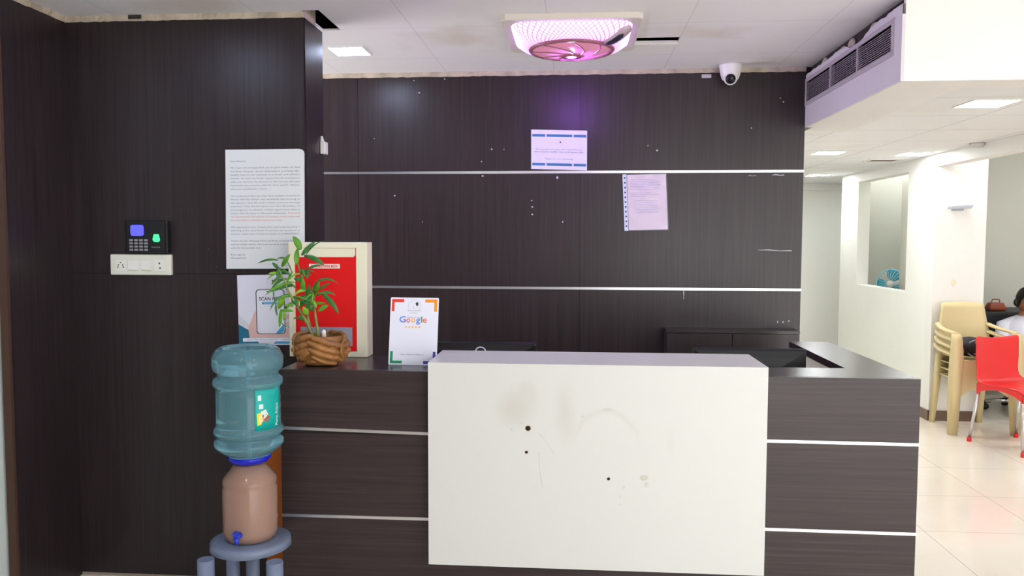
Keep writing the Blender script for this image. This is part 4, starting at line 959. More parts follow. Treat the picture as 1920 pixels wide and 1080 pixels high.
# ------------------------------------------------------------------ water cooler
WY = 2.735; wc = atY(466, 760, WY).x; kw = WY / 1500
def wz(py): return atY(466, py, WY).z
def bottle_mat():
    M = mat('blue_polycarbonate', (140, 196, 208), .1, trans=.72, ior=1.3, alpha=1); return M
bot = thing('water_bottle', 'large blue water bottle turned upside down on the dispenser beside the counter', 'water bottle', (wc, WY, wz(912)))
BM = bottle_mat(); outer = []
prof = [(10, 664), (30, 662), (42, 656), (52, 650), (60, 655), (66.5, 668), (67, 682), (64.5, 692), (57.5, 697), (58, 704), (64.5, 708), (66, 714), (65.5, 720), (60, 725), (60.5, 740), (60.5, 800), (61, 810), (64.5, 814), (66, 820), (64.5, 826),
        (57.5, 831), (58, 836), (65, 841), (65.5, 850), (60, 858), (50, 867), (42, 871), (40, 876)]
# bottom part is compressed: remap so the shoulder ends at y=858
prof = [(r, y if y < 720 else 720 + (y - 720) * (853 - 720) / (876 - 720)) for r, y in prof]
pr = [(r * kw, wz(y)) for r, y in prof]
inner = [((r - 3) * kw, z) for (r, z) in pr[1:]][::-1]
mb = MB(); mb.lathe([(.002, pr[0][1])] + [(r, z) for r, z in pr] + [(14 * kw, wz(868)), (14 * kw, wz(885)), (16 * kw, wz(886)), (16 * kw, wz(890)), (14 * kw, wz(891)), (14 * kw, wz(901)), (9 * kw, wz(901)), (9 * kw, wz(862)), (30 * kw, wz(851))] + inner + [(.002, inner[-1][1] - .003)], (wc, WY, 0), 56, cap=False)
obj('bottle_body', mb, BM, bot)
mb = MB(); mb.lathe([(39 * kw, wz(851)), (41.5 * kw, wz(852)), (41.5 * kw, wz(857)), (34 * kw, wz(864)), (20 * kw, wz(866)), (16 * kw, wz(866)), (16 * kw, wz(860))], (wc, WY, 0), 48); obj('collar', mb, mat('royal_blue_plastic', (20, 30, 190), .25), bot)
# label curved on the side
mb = MB(); Rl = 61.3 * kw; N = 14; A0, A1 = math.radians(-57), math.radians(2)
def cylp(a, z, r=Rl): return Vector((wc + r * math.cos(a), WY + r * math.sin(a), z))
za, zb_ = wz(713 + 1), wz(797)
VR = [[mb.bm.verts.new(cylp(A0 + (A1 - A0) * i / N, za + (zb_ - za) * j / 3)) for i in range(N + 1)] for j in range(4)]
for j in range(3):
    for i in range(N): mb.bm.faces.new((VR[j][i], VR[j][i + 1], VR[j + 1][i + 1], VR[j + 1][i])).smooth = True
lbl = obj('label_sticker', mb, mat('teal_label', (14, 168, 160), .4), bot); sd = lbl.modifiers.new('thick', 'SOLIDIFY'); sd.thickness = .0006; sd.offset = 1
mb = MB()
def cpatch(pts, mi, r=Rl + .0009):
    vs = [mb.bm.verts.new(cylp(A0 + (A1 - A0) * u, za + (zb_ - za) * v, r)) for u, v in pts]; mb.bm.faces.new(vs).material_index = mi
cpatch([(.1, .22), (.2, .22), (.2, .34), (.1, .34)], 0); cpatch([(.13, .42), (.26, .42), (.26, .52), (.13, .52)], 0)
cpatch([(.18, .58), (.34, .54), (.42, .66), (.3, .74), (.16, .7)], 0); cpatch([(.06, .62), (.2, .6), (.2, .86), (.08, .88)], 1); cpatch([(.22, .66), (.36, .64), (.5, .72), (.4, .82), (.24, .8)], 2); cpatch([(.12, .72), (.25, .7), (.28, .78), (.16, .84)], 3)
vs, fs = text_mesh("Pure Aqua", .01); x0_ = min(v.x for v in vs); x1_ = max(v.x for v in vs)
VV = [mb.bm.verts.new(cylp(A0 + (A1 - A0) * (.84 - v.y * .2), za + (zb_ - za) * (.95 - (v.x - x0_) / (x1_ - x0_) * .5), Rl + .0009)) for v in vs]
for f in fs:
    if len(set(f)) > 2:
        try: mb.bm.faces.new([VV[i] for i in f]).material_index = 0
        except ValueError: pass
obj('label_print', mb, [mat('label_white', (210, 226, 220), .5), mat('label_yellow', (232, 214, 40), .5), mat('label_brown', (150, 96, 70), .5), mat('label_pale', (232, 220, 210), .5)], lbl)
PINKT = mat('smoky_rose_plastic', (205, 170, 152), .12, trans=.55, ior=1.3)
dsp = thing('water_dispenser', 'translucent rose-tinted water dispenser under the upturned blue bottle', 'water dispenser', (wc, WY, wz(1010)))
kz = wz
mb = MB(); mb.lathe([(17 * kw, kz(867.5)), (30 * kw, kz(868)), (36 * kw, kz(877)), (50 * kw, kz(893)), (52 * kw, kz(902)), (50 * kw, kz(908)), (52 * kw, kz(911)), (52 * kw, kz(990)), (48 * kw, kz(1004)), (.002, kz(1005)), (.002, kz(1003)), (46 * kw, kz(1001)), (50 * kw, kz(989)), (50 * kw, kz(912)), (47.5 * kw, kz(894)), (33 * kw, kz(878)), (17 * kw, kz(870))], (wc, WY, 0), 48)
obj('tank', mb, PINKT, dsp)
mb = MB(); fy = WY - 52 * kw; mb.tube([(wc, fy, kz(985)), (wc, fy - .03, kz(985))], .011, 12); mb.tube([(wc, fy - .026, kz(985)), (wc, fy - .026, kz(996))], .008, 12); mb.box(wc - .006, wc + .006, fy - .045, fy - .02, kz(978), kz(974)); obj('tap', mb, mat('tap_blue', (30, 60, 190), .3), dsp)
STG = mat('grey_blue_plastic', (112, 124, 148), .35)
stn = thing('dispenser_stand', 'grey-blue stand on four thick round legs carrying the water dispenser', 'stand', (wc, WY, 0))
mb = MB(); zt = kz(1007); mb.lathe([(.002, zt), (68 * kw, zt), (76 * kw, zt - .006), (77 * kw, zt - .03), (70 * kw, zt - .036), (.002, zt - .036)], (wc, WY, 0), 48); obj('top', mb, STG, stn)
for px, Y, r in ((386, 2.60, 15.5), (515, 2.60, 15.5), (437, 2.86, 13.5), (474, 2.86, 13.5)):
    x = atY(px, 1060, Y).x; mb = MB(); mb.tube([(x, Y, 0), (x, Y, .03), (x, Y, zt - .03)], [r * kw * 1.1, r * kw, r * kw], 20); obj('leg', mb, STG, stn)
mb = MB(); a, b = atY(480, 836, 3.2), atY(536, 836, 3.2); mb.box(a.x, b.x + .0, 3.298, 3.318, 0, a.z); 
tag(obj('plywood_board', mb, mat('orange_plywood', (196, 104, 30), .6, var=.2, vscale=8), loc=(a.x, 3.31, 0)), 'orange-brown board standing between the water bottle and the counter end', 'board')

# ------------------------------------------------------------------ plastic chair stack
CP = mat('cream_plastic', (214, 196, 148), .42); 
def plastic_chair(loc, rz, label, group):
    t = thing('plastic_armchair', label, 'chair', loc, rz, group)
    # local: front = -y, seat at z .42
    mb = MB(); VR = []
    for j in range(9):
        v = j / 8; y = -.21 + .42 * v; row = []
        for i in range(9):
            u = i / 8 * 2 - 1; w_ = .225 - .02 * v; z = .42 - .02 * (1 - u * u) * (1 - .3 * v) - (.03 * max(0, .15 - v) / .15)
            row.append(Vector((u * w_, y, z)))
        VR.append(row)
    top = [[mb.bm.verts.new(p) for p in r] for r in VR]
    for j in range(8):
        for i in range(8): mb.bm.faces.new((top[j][i], top[j][i + 1], top[j + 1][i + 1], top[j + 1][i])).smooth = True
    o = obj('seat', mb, CP, t, world=False); sd = o.modifiers.new('s', 'SOLIDIFY'); sd.thickness = .006
    # front apron
    mb = MB(); pts = []
    for i in range(13):
        u = i / 12 * 2 - 1; zt_ = .405; zb2 = .345 - .07 * max(0, abs(u) - .5) / .5
        pts.append((u * .225, zt_, zb2))
    for (x, a_, b_), (x2, a2, b2) in zip(pts, pts[1:]):
        mb.hexa([Vector((x, -.216, b_)), Vector((x2, -.216, b2)), Vector((x2, -.21, b2)), Vector((x, -.21, b_)), Vector((x, -.216, a_)), Vector((x2, -.216, a2)), Vector((x2, -.21, a2)), Vector((x, -.21, a_))])
    obj('apron', mb, CP, t, world=False)
    # backrest
    mb = MB(); VR = []
    for j in range(11):
        v = j / 10; z = .42 + .40 * v; w_ = .225 - .01 * v if v < .45 else .2205 - .035 * ((v - .45) / .55); row = []
        for i in range(13):
            u = i / 12 * 2 - 1; y = .205 + .075 * v - .03 * (u * u) * 1.0
            row.append(mb.bm.verts.new((u * w_, y, z + (.012 * (1 - u * u) if j == 10 else 0))))
        VR.append(row)
    for j in range(10):
        for i in range(13 - 1): mb.bm.faces.new((VR[j][i], VR[j][i + 1], VR[j + 1][i + 1], VR[j + 1][i])).smooth = True
    o = obj('backrest', mb, CP, t, world=False); sd = o.modifiers.new('s', 'SOLIDIFY'); sd.thickness = .006
    mb = MB(); mb.tube([(-.18, .245, .46), (-.165, .272, .66), (-.145, .279, .79), (0, .288, .80), (.145, .279, .79), (.165, .272, .66), (.18, .245, .46)], .006, 8); obj('back_rib', mb, CP, t, world=False)
    for s_ in (-1, 1):
        mb = MB(); P = [(s_ * .215, .235, .66), (s_ * .235, .17, .645), (s_ * .255, .05, .63), (s_ * .26, -.1, .625), (s_ * .25, -.2, .615)]; N = []
        rings = []
        for (x, y, z) in P: rings.append([Vector((x - .025, y, z - .012)), Vector((x + .025, y, z - .012)), Vector((x + .028, y, z + .002)), Vector((x, y, z + .008)), Vector((x - .028, y, z + .002))])
        mb.loft(rings); obj('armrest', mb, CP, t, world=False)
        mb = MB()   # front leg with the arm support in one tapering channel
        def sec(x, y, z, w_, d): return [Vector((x - w_, y - d, z)), Vector((x, y - d * 1.3, z)), Vector((x + w_, y - d, z)), Vector((x + w_, y + d, z)), Vector((x, y + d * .7, z)), Vector((x - w_, y + d, z))]
        mb.loft([sec(s_ * .262, -.235, 0, .036, .018), sec(s_ * .256, -.228, .2, .043, .02), sec(s_ * .25, -.222, .42, .05, .02), sec(s_ * .25, -.212, .56, .042, .018), sec(s_ * .25, -.2, .612, .034, .014)])
        obj('leg', mb, CP, t, world=False)
        mb = MB(); mb.loft([sec(s_ * .21, .285, 0, .02, .018), sec(s_ * .205, .25, .22, .024, .018), sec(s_ * .2, .215, .42, .026, .014)]); obj('leg', mb, CP, t, world=False)
    for ch in t.children: ch.data.transform(Matrix.Diagonal((.9, .84, 1, 1)))
    return t
fL = atZ(1789, 815, 0); SXc = fL.x + .215; SYc = fL.y + .205; SRZ = .03
labs = ['lowest cream plastic armchair of the stack, its feet on the tiled floor', 'second cream plastic armchair from the floor in the stack',
        'third cream plastic armchair from the floor in the stack', 'topmost cream plastic armchair of the stack, with the black bag on its seat']
pcg = 'stacked cream plastic armchairs'
ch0 = plastic_chair((SXc, SYc, 0), SRZ, labs[0], pcg)
for k in range(1, 4): copy_tree(ch0, (SXc, SYc - .006 * k, .056 * k), SRZ, labs[k])
# black bag on top seat
bg = thing('bag', 'black and grey rounded bag lying on the seat of the cream chair stack', 'bag', (SXc - .06, SYc - .05, .575))
BG = mat('black_fabric', (24, 24, 28), .6, bump=.4, bscale=200); GG = mat('grey_webbing', (150, 150, 156), .5)
zb0 = .42 + .168 + .002
BX, BY = SXc - .07, SYc - .05
mb = MB(); mb.ell((BX + .02, BY, zb0 + .075), (.12, .1, .078), 28, 16); obj('bag_body', mb, BG, bg)
for r, dx in ((.066, .03), (.05, .045)):
    mb = MB(); mb.tube([(BX + dx + r * math.cos(a), BY - .098 + .03 * abs(math.cos(a)), zb0 + .07 + r * math.sin(a)) for a in [PI * .4 + k * PI * 1.1 / 14 for k in range(15)]], .005, 8); obj('strap', mb, GG, bg)
mb = MB(); mb.ell((BX - .085, BY - .03, zb0 + .05), (.045, .06, .049), 18, 10); obj('side_pocket', mb, mat('grey_fabric', (110, 108, 110), .6), bg)

# ------------------------------------------------------------------ red chair
RP = mat('red_plastic', (226, 46, 48), .35); A = atZ(1817, 827, 0); Bp = atZ(1905, 820, 0)
ex = (Bp - A).normalized(); rz = math.atan2(ex.y, ex.x); mid = (A + Bp) / 2; fwd = Vector((ex.y, -ex.x, 0)); rc_ = mid + fwd * .21
t = thing('red_chair', 'red plastic chair with thin silver legs in front of the cream chair stack', 'chair', rc_, rz)
hwf = (Bp - A).length / 2   # rear foot half spacing (local x), rear = +y .21, front = -y
mb = MB(); prof = [(-.225, .425), (-.19, .447), (-.1, .452), (.0, .445), (.1, .442), (.17, .455), (.2, .49), (.213, .55), (.222, .63), (.232, .71), (.24, .775)]
VR = []
for j, (y, z) in enumerate(prof):
    s_ = j / (len(prof) - 1); row = []; back = max(0, (j - 5) / 5)
    w_ = .215 if j < 5 else .215 - .03 * math.sin(min(1, back * 1.4) * PI) * 1.0 if back < .7 else .19 + .012 * (back - .7) / .3
    for i in range(13):
        u = i / 12 * 2 - 1; dip = -.012 * (1 - u * u) if j < 5 else 0; cur = -.035 * u * u * back; zz_ = z + dip
        if j == len(prof) - 1: zz_ += .022 * u * u - .006
        row.append(mb.bm.verts.new((u * w_, y + cur, zz_)))
    VR.append(row)
for j in range(len(prof) - 1):
    for i in range(12): mb.bm.faces.new((VR[j][i], VR[j][i + 1], VR[j + 1][i + 1], VR[j + 1][i])).smooth = True
o = obj('shell', mb, RP, t, world=False, sub=1); sd = o.modifiers.new('s', 'SOLIDIFY'); sd.thickness = .008
# skirt with arched lower edge
mb = MB()
for (p0_, p1_) in (((-.21, -.22), (-.21, .17)), ((.21, -.22), (.21, .17)), ((-.21, -.22), (.21, -.22)), ((-.2, .175), (.2, .175))):
    prev = None
    for i in range(13):
        s_ = i / 12; x = p0_[0] + (p1_[0] - p0_[0]) * s_; y = p0_[1] + (p1_[1] - p0_[1]) * s_; zlo = .365 + .055 * math.sin(s_ * PI) ** .7
        zh = .445 if y > -.2 else .432; q = (x, y, zlo, zh)
        if prev:
            nx, ny = (0.006, 0) if p0_[0] == p1_[0] else (0, .006)
            mb.hexa([Vector((prev[0], prev[1], prev[2])), Vector((x, y, zlo)), Vector((x + nx, y + ny, zlo)), Vector((prev[0] + nx, prev[1] + ny, prev[2])), Vector((prev[0], prev[1], prev[3])), Vector((x, y, zh)), Vector((x + nx, y + ny, zh)), Vector((prev[0] + nx, prev[1] + ny, prev[3]))])
        prev = q
obj('skirt', mb, RP, t, world=False)
AL = mat('satin_steel', (206, 206, 210), .25, .85)
for sx_, sy_, fy_ in ((-1, 1, .21), (1, 1, .21), (-1, -1, -.25), (1, -1, -.25)):
    mb = MB(); mb.tube([(sx_ * .19, sy_ * .165 if sy_ > 0 else -.205, .40), (sx_ * hwf, fy_, .02)], .0115, 14); lg = obj('leg', mb, AL, t, world=False)
    mb = MB(); mb.tube([(sx_ * hwf, fy_, .0), (sx_ * hwf, fy_, .03)], .016, 14); obj('foot', mb, RP, lg, world=False)

# ------------------------------------------------------------------ wall lamp, stain, smoke detector, slot vent
p = atY(1797, 388, YW - .03); t = thing('wall_lamp', 'small white wall light fitting high on the bright wall above the chair stack', 'wall light', (p.x, YW, p.z))
mb = MB(); mb.box(p.x - .05, p.x + .05, YW - .02, YW - .0004, p.z - .03, p.z + .02); obj('backplate', mb, mat('lamp_grey', (170, 178, 186), .4), t, bevel=.004)
mb = MB(); mb.tube([(p.x - .075, YW - .045, p.z + .002), (p.x + .085, YW - .045, p.z + .008)], .022, 16, round_end=True); obj('shade', mb, mat('frosted_glass', (196, 200, 214), .2), t)
mb = MB(); p = atY(1788, 530, YW - .001); mb.lathe([(.028, .0005), (.02, .0012), (.001, .0014)], p, 16, M=Matrix.Rotation(PI / 2, 4, 'X'), sx=.8); tag(obj('wall_patch', mb, mat('filler_yellow', (232, 228, 198), .7), loc=p), 'faint yellowish filler patch on the bright wall above the cream chairs', 'patch')
c = atZ(1832, 268, ZH); mb = MB(); mb.lathe([(.05, 0), (.05, -.012), (.035, -.028), (.001, -.03)], (c.x, c.y, ZH - .0004), 24, cap=True); tag(obj('smoke_detector', mb, mat('detector_plastic', (206, 200, 198), .5), loc=(c.x, c.y, ZH)), 'round pale smoke detector on the hall ceiling', 'smoke detector')
a, b = atZ(1626, 300, ZH), atZ(1682, 300, ZH); t = thing('ceiling_vent', 'narrow dark slot vent in the hall ceiling between the square lights', 'air vent', ((a.x + b.x) / 2, a.y, ZH))
mb = MB(); mb.plate(a.x, b.x, a.y - .1, a.y + .12, ZH - .008, ZH - .0004, [(a.x + .012, b.x - .012, a.y - .088, a.y + .108)]); obj('frame', mb, CREAMW, t)
mb = MB(); mb.box(a.x + .012, b.x - .012, a.y - .088, a.y + .108, ZH - .003, ZH - .0006); obj('slot', mb, mat('vent_shadow', (120, 112, 96), .8), t)

# ------------------------------------------------------------------ inner room: table fan behind the opening
q = atY(1672, 530, 8.6); t = thing('table_fan', 'blue and white table fan seen through the opening in the hall wall', 'fan', (q.x, q.y, .9))
LB = mat('light_blue_plastic', (150, 214, 232), .35); TB = mat('teal_plastic', (60, 170, 190), .3, var=.2)
face = (CAM - q); face.z = 0; face.normalize(); face = (face + Vector((-.55, .0, .1))).normalized(); rot = Vector((0, 0, 1)).rotation_difference(face).to_matrix().to_4x4()
fc = Vector((q.x, q.y, 1.04)); Rf_ = .15
mb = MB(); mb.lathe([(Rf_, 0), (Rf_ + .007, .012), (Rf_, .024), (Rf_ - .007, .012), (Rf_, 0)], fc, 40, M=rot); obj('cage_rim', mb, LB, t)
mb = MB()
for k in range(24):
    a = 2 * PI * k / 24; mb.tube([fc + rot.to_3x3() @ Vector((r * math.cos(a), r * math.sin(a), z)) for r, z in ((.03, .05), (.1, .045), (Rf_ - .01, .02))], .0014, 5)
obj('cage', mb, WHITEP, t)
for k in range(3):
    mb = MB(); vr = []
    for j in range(6):
        r = .03 + .115 * j / 5; row = []
        for i in range(6):
            a = 2 * PI * k / 3 + .5 + (i / 5 - .5) * (1.0 + .5 * math.sin(j / 5 * PI)); row.append(mb.bm.verts.new(fc + rot.to_3x3() @ Vector((r * math.cos(a), r * math.sin(a), .01 + .02 * (i / 5)))))
        vr.append(row)
    for j in range(5):
        for i in range(5): mb.bm.faces.new((vr[j][i], vr[j][i + 1], vr[j + 1][i + 1], vr[j + 1][i])).smooth = True
    o = obj('blade', mb, TB, t); sd = o.modifiers.new('s', 'SOLIDIFY'); sd.thickness = .002
mb = MB(); mb.lathe([(.001, .056), (.025, .054), (.034, .045), (.034, -.02), (.055, -.03), (.05, -.1), (.001, -.11)], fc, 24, M=rot); obj('motor', mb, WHITEP, t)
bk = fc - face * .05; mb = MB(); mb.tube([(bk.x, bk.y, fc.z - .04), (bk.x, bk.y, .79)], .02, 12); obj('neck', mb, WHITEP, t)
mb = MB(); mb.lathe([(.001, .79), (.1, .788), (.11, .77), (.11, .7505), (.001, .7505)], (bk.x, bk.y, 0), 28); obj('base', mb, LB, t)
t = thing('side_table', 'table inside the room behind the wall opening, carrying the blue fan', 'table', (q.x + .1, q.y, 0))
mb = MB(); mb.box(q.x - .2, q.x + .55, q.y - .15, q.y + .4, .72, .75); obj('tabletop', mb, WHITEL, t)
for x in (q.x - .17, q.x + .51):
    for y in (q.y - .11, q.y + .36): mb = MB(); mb.box(x - .02, x + .02, y - .02, y + .02, 0, .7199); obj('leg', mb, WHITEL, t)

# ------------------------------------------------------------------ seated person in the recess
PYY = 7.25; hd = atY(1922, 564, PYY); px_, hz = hd.x, hd.z
SKIN = mat('skin', (150, 98, 70), .5); HAIR = mat('hair_black', (18, 15, 17), .4); COAT = mat('white_coat', (226, 226, 240), .7, bump=.3, bscale=30); KURTA = mat('pink_red_kurta', (196, 60, 84), .7); TROU = mat('dark_trousers', (40, 38, 48), .8)
per = thing('person', 'seated person with black hair and glasses in a white coat over red, far right', 'person', (px_, PYY, 0))
sz = hz - .30   # shoulder height reference
hip = .47
def skinned(name, verts, edges, radii, material, parent, root=0, sub=2):
    me = bpy.data.meshes.new(name); PM = MWS[parent.name].inverted()
    me.from_pydata([PM @ Vector(v) for v in verts], edges, []); o = bpy.data.objects.new(name, me); COL.objects.link(o); o.parent = parent; MWS[o.name] = MWS[parent.name]
    me.materials.append(material); s_ = o.modifiers.new('skin', 'SKIN'); lay = me.skin_vertices or None
    if not me.skin_vertices: me.skin_vertices_add() if hasattr(me, 'skin_vertices_add') else None
    if not me.skin_vertices:
        bm_ = bmesh.new(); bm_.from_mesh(me); bm_.verts.layers.skin.verify(); bm_.to_mesh(me); bm_.free()
    for i, r in enumerate(radii):
        me.skin_vertices[0].data[i].radius = (r, r) if not isinstance(r, tuple) else r
        me.skin_vertices[0].data[i].use_root = (i == root)
    s_.use_smooth_shade = True
    q_ = o.modifiers.new('sub', 'SUBSURF'); q_.levels = sub; q_.render_levels = sub
    return o
X, Y = px_, PYY; sh = hz - .155
V_ = [(X, Y, hip), (X, Y - .01, hip + .16), (X, Y - .02, sh - .1), (X, Y - .02, sh - .01), (X, Y - .025, sh + .05), (X, Y - .03, hz - .05)]
E_ = [(0, 1), (1, 2), (2, 3), (3, 4), (4, 5)]; R_ = [(.14, .11), (.12, .09), (.125, .09), (.07, .055), .046, .05]
for s_ in (-1, 1):
    b0 = len(V_); V_ += [(X + s_ * .145, Y - .01, sh - .055), (X + s_ * .21, Y - .03, sh - .24), (X + s_ * .15, Y - .24, sh - .26), (X + s_ * .13, Y - .3, sh - .26)]; R_ += [.042, .036, .03, .024]
    E_ += [(3, b0), (b0, b0 + 1), (b0 + 1, b0 + 2), (b0 + 2, b0 + 3)]
    b1 = len(V_); V_ += [(X + s_ * .09, Y - .05, hip - .02), (X + s_ * .11, Y - .42, hip), (X + s_ * .11, Y - .44, .09), (X + s_ * .11, Y - .56, .045)]; R_ += [.085, .058, .04, .035]
    E_ += [(0, b1), (b1, b1 + 1), (b1 + 1, b1 + 2), (b1 + 2, b1 + 3)]
body = skinned('body', V_, E_, R_, SKIN, per)
# hands
for s_ in (-1, 1):
    mb = MB(); wx, wy, wz_ = X + s_ * .13, Y - .3, sh - .26
    mb.ell((wx - s_ * .005, wy - .045, wz_ - .004), (.038, .05, .016), 16, 10)
    for k in range(4):
        dx = (k - 1.5) * .018; ln = (.066, .075, .07, .055)[k]; mb.tube([(wx + dx, wy - .08, wz_), (wx + dx * 1.15, wy - .08 - ln * .5, wz_ + .004), (wx + dx * 1.2, wy - .08 - ln, wz_ - .012)], [.0085, .008, .0065], 8, round_end=True)
    mb.tube([(wx - s_ * .03, wy - .03, wz_), (wx - s_ * .055, wy - .055, wz_ - .003), (wx - s_ * .06, wy - .085, wz_ - .008)], [.011, .009, .007], 8, round_end=True)
    obj('hand', mb, SKIN, per)
# head
mb = MB(); n_ = 28; rings = []
for j in range(21):
    a = -PI / 2 + PI * j / 20; z = math.sin(a); rr_ = max(.02, math.cos(a)); ring = []
    for i in range(n_):
        th = 2 * PI * i / n_; cx_, cy2 = math.cos(th), math.sin(th)
        wx = .072 * (1 - .16 * max(0, -z)) ; x = wx * rr_ * cx_; y = .092 * rr_ * cy2; zz_ = z * .112
        if cy2 < 0:
            f_ = max(0, -cy2) ** 8; y -= .016 * f_ * math.exp(-((z + .12) / .2) ** 2); y += .007 * math.exp(-((z - .08) / .1) ** 2) * math.exp(-((abs(cx_) - .38) / .2) ** 2)
            y -= .006 * max(0, -cy2) ** 6 * math.exp(-((z + .45) / .08) ** 2)
        ring.append(Vector((X + x, Y - .03 + y, hz + zz_)))
    rings.append(ring)
mb.loft(rings)
for s_ in (-1, 1): mb.ell((X + s_ * .072, Y - .015, hz - .01), (.008, .018, .028), 12, 8)
hdo = obj('head', mb, SKIN, per)
mb = MB()
for s_ in (-1, 1): mb.ell((X + s_ * .027, Y - .103, hz + .008), (.013, .007, .0065), 12, 8)
obj('eyes', mb, mat('eye_white', (220, 215, 210), .3), hdo)
mb = MB()
for s_ in (-1, 1): mb.ell((X + s_ * .027, Y - .1085, hz + .008), (.0052, .002, .0052), 12, 8)
obj('irises', mb, HAIR, hdo)
mb = MB()
for s_ in (-1, 1): mb.tube([(X + s_ * .014, Y - .108, hz + .027), (X + s_ * .028, Y - .107, hz + .031), (X + s_ * .042, Y - .1, hz + .026)], [.0018, .0024, .001], 6)
obj('eyebrows', mb, HAIR, hdo)
mb = MB(); mb.tube([(X - .024, Y - .107, hz - .051), (X - .01, Y - .1135, hz - .049), (X, Y - .115, hz - .0505), (X + .01, Y - .1135, hz - .049), (X + .024, Y - .107, hz - .051)], [.002, .0042, .0045, .0042, .002], 8); obj('lips', mb, mat('lips', (130, 60, 56), .5), hdo)
mb = MB(); rings = []
for j in range(13):   # hair swept back over the skull
    a = -.5 + (PI / 2 + .5) * j / 12; ring = []
    for i in range(n_):
        th = 2 * PI * i / n_; cx_, cy2 = math.cos(th), math.sin(th); zz_ = math.sin(a) * .122; k_ = math.cos(a)
        lift = max(0, -cy2) ** 1.5 * max(0, .085 - zz_) * 1.0
        ring.append(Vector((X + .08 * k_ * cx_ , Y - .024 + .1 * k_ * cy2 * (1 if cy2 > 0 else .97), hz + .004 + zz_ + lift)))
    rings.append(ring)
mb.loft(rings); mb.ell((X, Y + .09, hz - .02), (.045, .04, .045), 16, 10); obj('hair', mb, HAIR, hdo)
mb = MB()
for s_ in (-1, 1): mb.tube([(X + s_ * .03 + .022 * math.cos(a), Y - .122, hz + .006 + .016 * math.sin(a)) for a in [2 * PI * k / 16 for k in range(17)]], .0018, 6)
for s_ in (-1, 1): mb.tube([(X + s_ * .052, Y - .12, hz + .01), (X + s_ * .078, Y - .06, hz + .012), (X + s_ * .079, Y - .0, hz + .01)], .0018, 6)
mb.tube([(X - .008, Y - .122, hz + .01), (X + .008, Y - .122, hz + .01)], .0018, 6); obj('glasses', mb, mat('glasses_frame', (40, 44, 54), .3), hdo)
# coat, kurta, trousers
def ering(z, rx, ry, yo=0, n_=28, a0=0, a1=2 * PI, closed=True):
    return [Vector((X + rx * math.cos(a0 + (a1 - a0) * i / (n_ if closed else n_ - 1)), Y + yo + ry * math.sin(a0 + (a1 - a0) * i / (n_ if closed else n_ - 1)), z)) for i in range(n_)]
mb = MB(); mb.loft([ering(hip - .05, .185, .15), ering(hip + .1, .165, .135, -.01), ering(sh - .12, .172, .13, -.02), ering(sh - .04, .16, .112, -.02), ering(sh, .11, .085, -.022), ering(sh + .035, .058, .058, -.025)], False)
obj('kurta', mb, KURTA, per)
mb = MB(); g0, g1 = -PI / 2 + .34, 1.5 * PI - .34
mb.loft([ering(z, rx, ry, yo, 30, g0, g1, False) for z, rx, ry, yo in ((hip - .1, .21, .175, 0), (hip + .1, .18, .152, -.01), (sh - .12, .186, .146, -.02), (sh - .045, .18, .13, -.02), (sh - .005, .135, .102, -.02), (sh + .03, .075, .072, -.022))], False, closed=False)
for s_ in (-1, 1): mb.tube([(X + s_ * .085, Y - .015, sh - .035), (X + s_ * .17, Y - .015, sh - .062), (X + s_ * .215, Y - .03, sh - .24), (X + s_ * .19, Y - .12, sh - .262), (X + s_ * .142, Y - .27, sh - .26)], [.06, .066, .056, .05, .04], 16, cap=False)
o = obj('coat', mb, COAT, per); sd = o.modifiers.new('s', 'SOLIDIFY'); sd.thickness = .004
mb = MB()
for s_ in (-1, 1): mb.tube([(X + s_ * .08, Y + .03, hip + .01), (X + s_ * .1, Y - .2, hip), (X + s_ * .112, Y - .42, hip), (X + s_ * .112, Y - .45, hip - .06), (X + s_ * .112, Y - .44, .1)], [.1, .085, .07, .062, .05], 16)
obj('trousers', mb, TROU, per)
mb = MB()
for s_ in (-1, 1): mb.ell((X + s_ * .11, Y - .5, .04), (.042, .11, .039), 18, 10)
obj('shoes', mb, BLACKM, per)
oc = thing('office_chair', 'black office chair with a chrome star base, under the seated person', 'chair', (X, Y + .02, 0))
mb = MB(); mb.box(X - .23, X + .23, Y - .24, Y + .22, hip - .17, hip - .1); obj('seat', mb, BLACKM, oc, bevel=.02)
mb = MB(); mb.box(X - .27, X + .22, Y + .2, Y + .25, hip - .05, sh + .035); obj('backrest', mb, BLACKM, oc, bevel=.02)
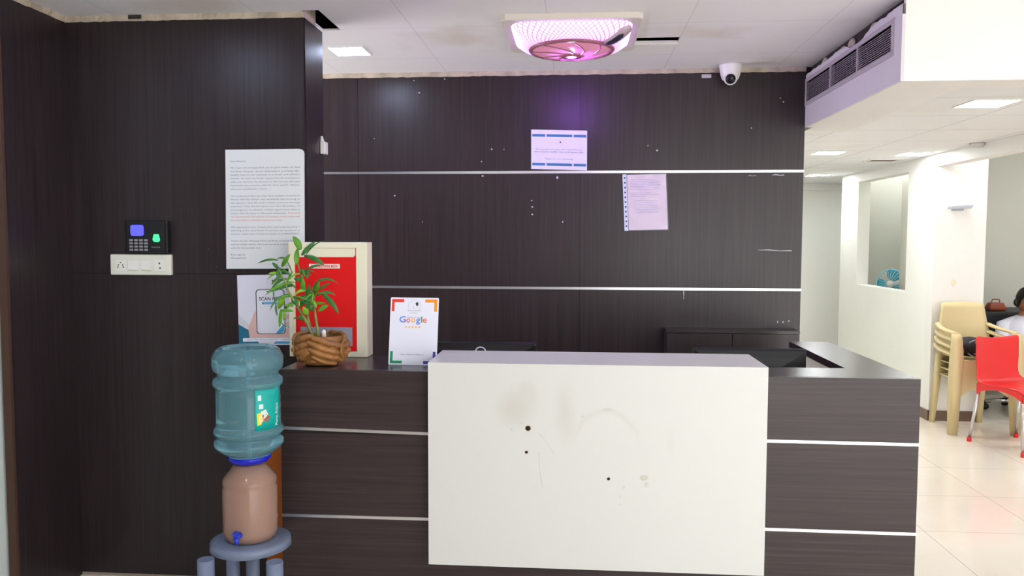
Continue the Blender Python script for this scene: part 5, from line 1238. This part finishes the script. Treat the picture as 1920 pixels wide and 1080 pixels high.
mb = MB(); mb.box(X - .03, X + .03, Y + .252, Y + .265, hip - .12, hip + .2); mb.box(X - .03, X + .03, Y, Y + .265, hip - .19, hip - .172); obj('back_bracket', mb, BLACKM, oc)
mb = MB(); mb.tube([(X, Y, .1), (X, Y, hip - .17)], .024, 16); obj('gas_column', mb, CHROME, oc)
for k in range(5):
    a = 2 * PI * k / 5 + .3; mb = MB(); e = Vector((X + .27 * math.cos(a), Y + .27 * math.sin(a), .075)); mb.tube([(X, Y, .11), e], [.026, .016], 12); ar = obj('base_arm', mb, CHROME, oc)
    mb = MB(); mb.lathe([(.001, -.018), (.028, -.018), (.028, .018), (.001, .018)], (e.x, e.y, .0285), 18, M=Matrix.Rotation(a, 4, 'Z') @ Matrix.Rotation(PI / 2, 4, 'X')); mb.tube([(e.x, e.y, .03), (e.x, e.y, .08)], .008, 8); obj('caster', mb, BLACKM, ar)
dk = thing('desk', 'dark desk against the grey wall behind the cream chair stack', 'desk', (3.95, 7.95, 0)); zt = atY(1885, 584, 7.75).z
mb = MB(); mb.box(xg + .03, 4.55, 7.72, 8.26, zt - .03, zt); obj('desktop', mb, BLACKM, dk)
for x in (xg + .04, 4.5): mb = MB(); mb.box(x, x + .03, 7.75, 8.2, 0, zt - .0305); obj('side_panel', mb, BLACKM, dk)
bc_ = atY(1866, 588, 7.85); t = thing('handbag', 'reddish-brown bag on the dark desk, peeking past the cream chair backs', 'bag', (bc_.x, 7.85, zt))
LE = mat('brown_leather', (150, 68, 40), .45, var=.3, vscale=14); hb = .075
mb = MB(); mb.loft([[Vector((bc_.x + sx_ * w_, 7.85 + sy_ * d, z)) for sx_, sy_ in ((-1, -1), (0, -1.15), (1, -1), (1, 1), (0, 1.15), (-1, 1))] for w_, d, z in ((.07, .045, zt + .001), (.075, .05, zt + .03), (.06, .03, zt + hb))]); obj('bag_body', mb, LE, t, bevel=.006)
mb = MB(); mb.tube([(bc_.x - .04, 7.85, zt + hb - .01), (bc_.x - .03, 7.85, zt + hb + .03), (bc_.x + .03, 7.85, zt + hb + .03), (bc_.x + .04, 7.85, zt + hb - .01)], .005, 8); obj('handle', mb, LE, t)
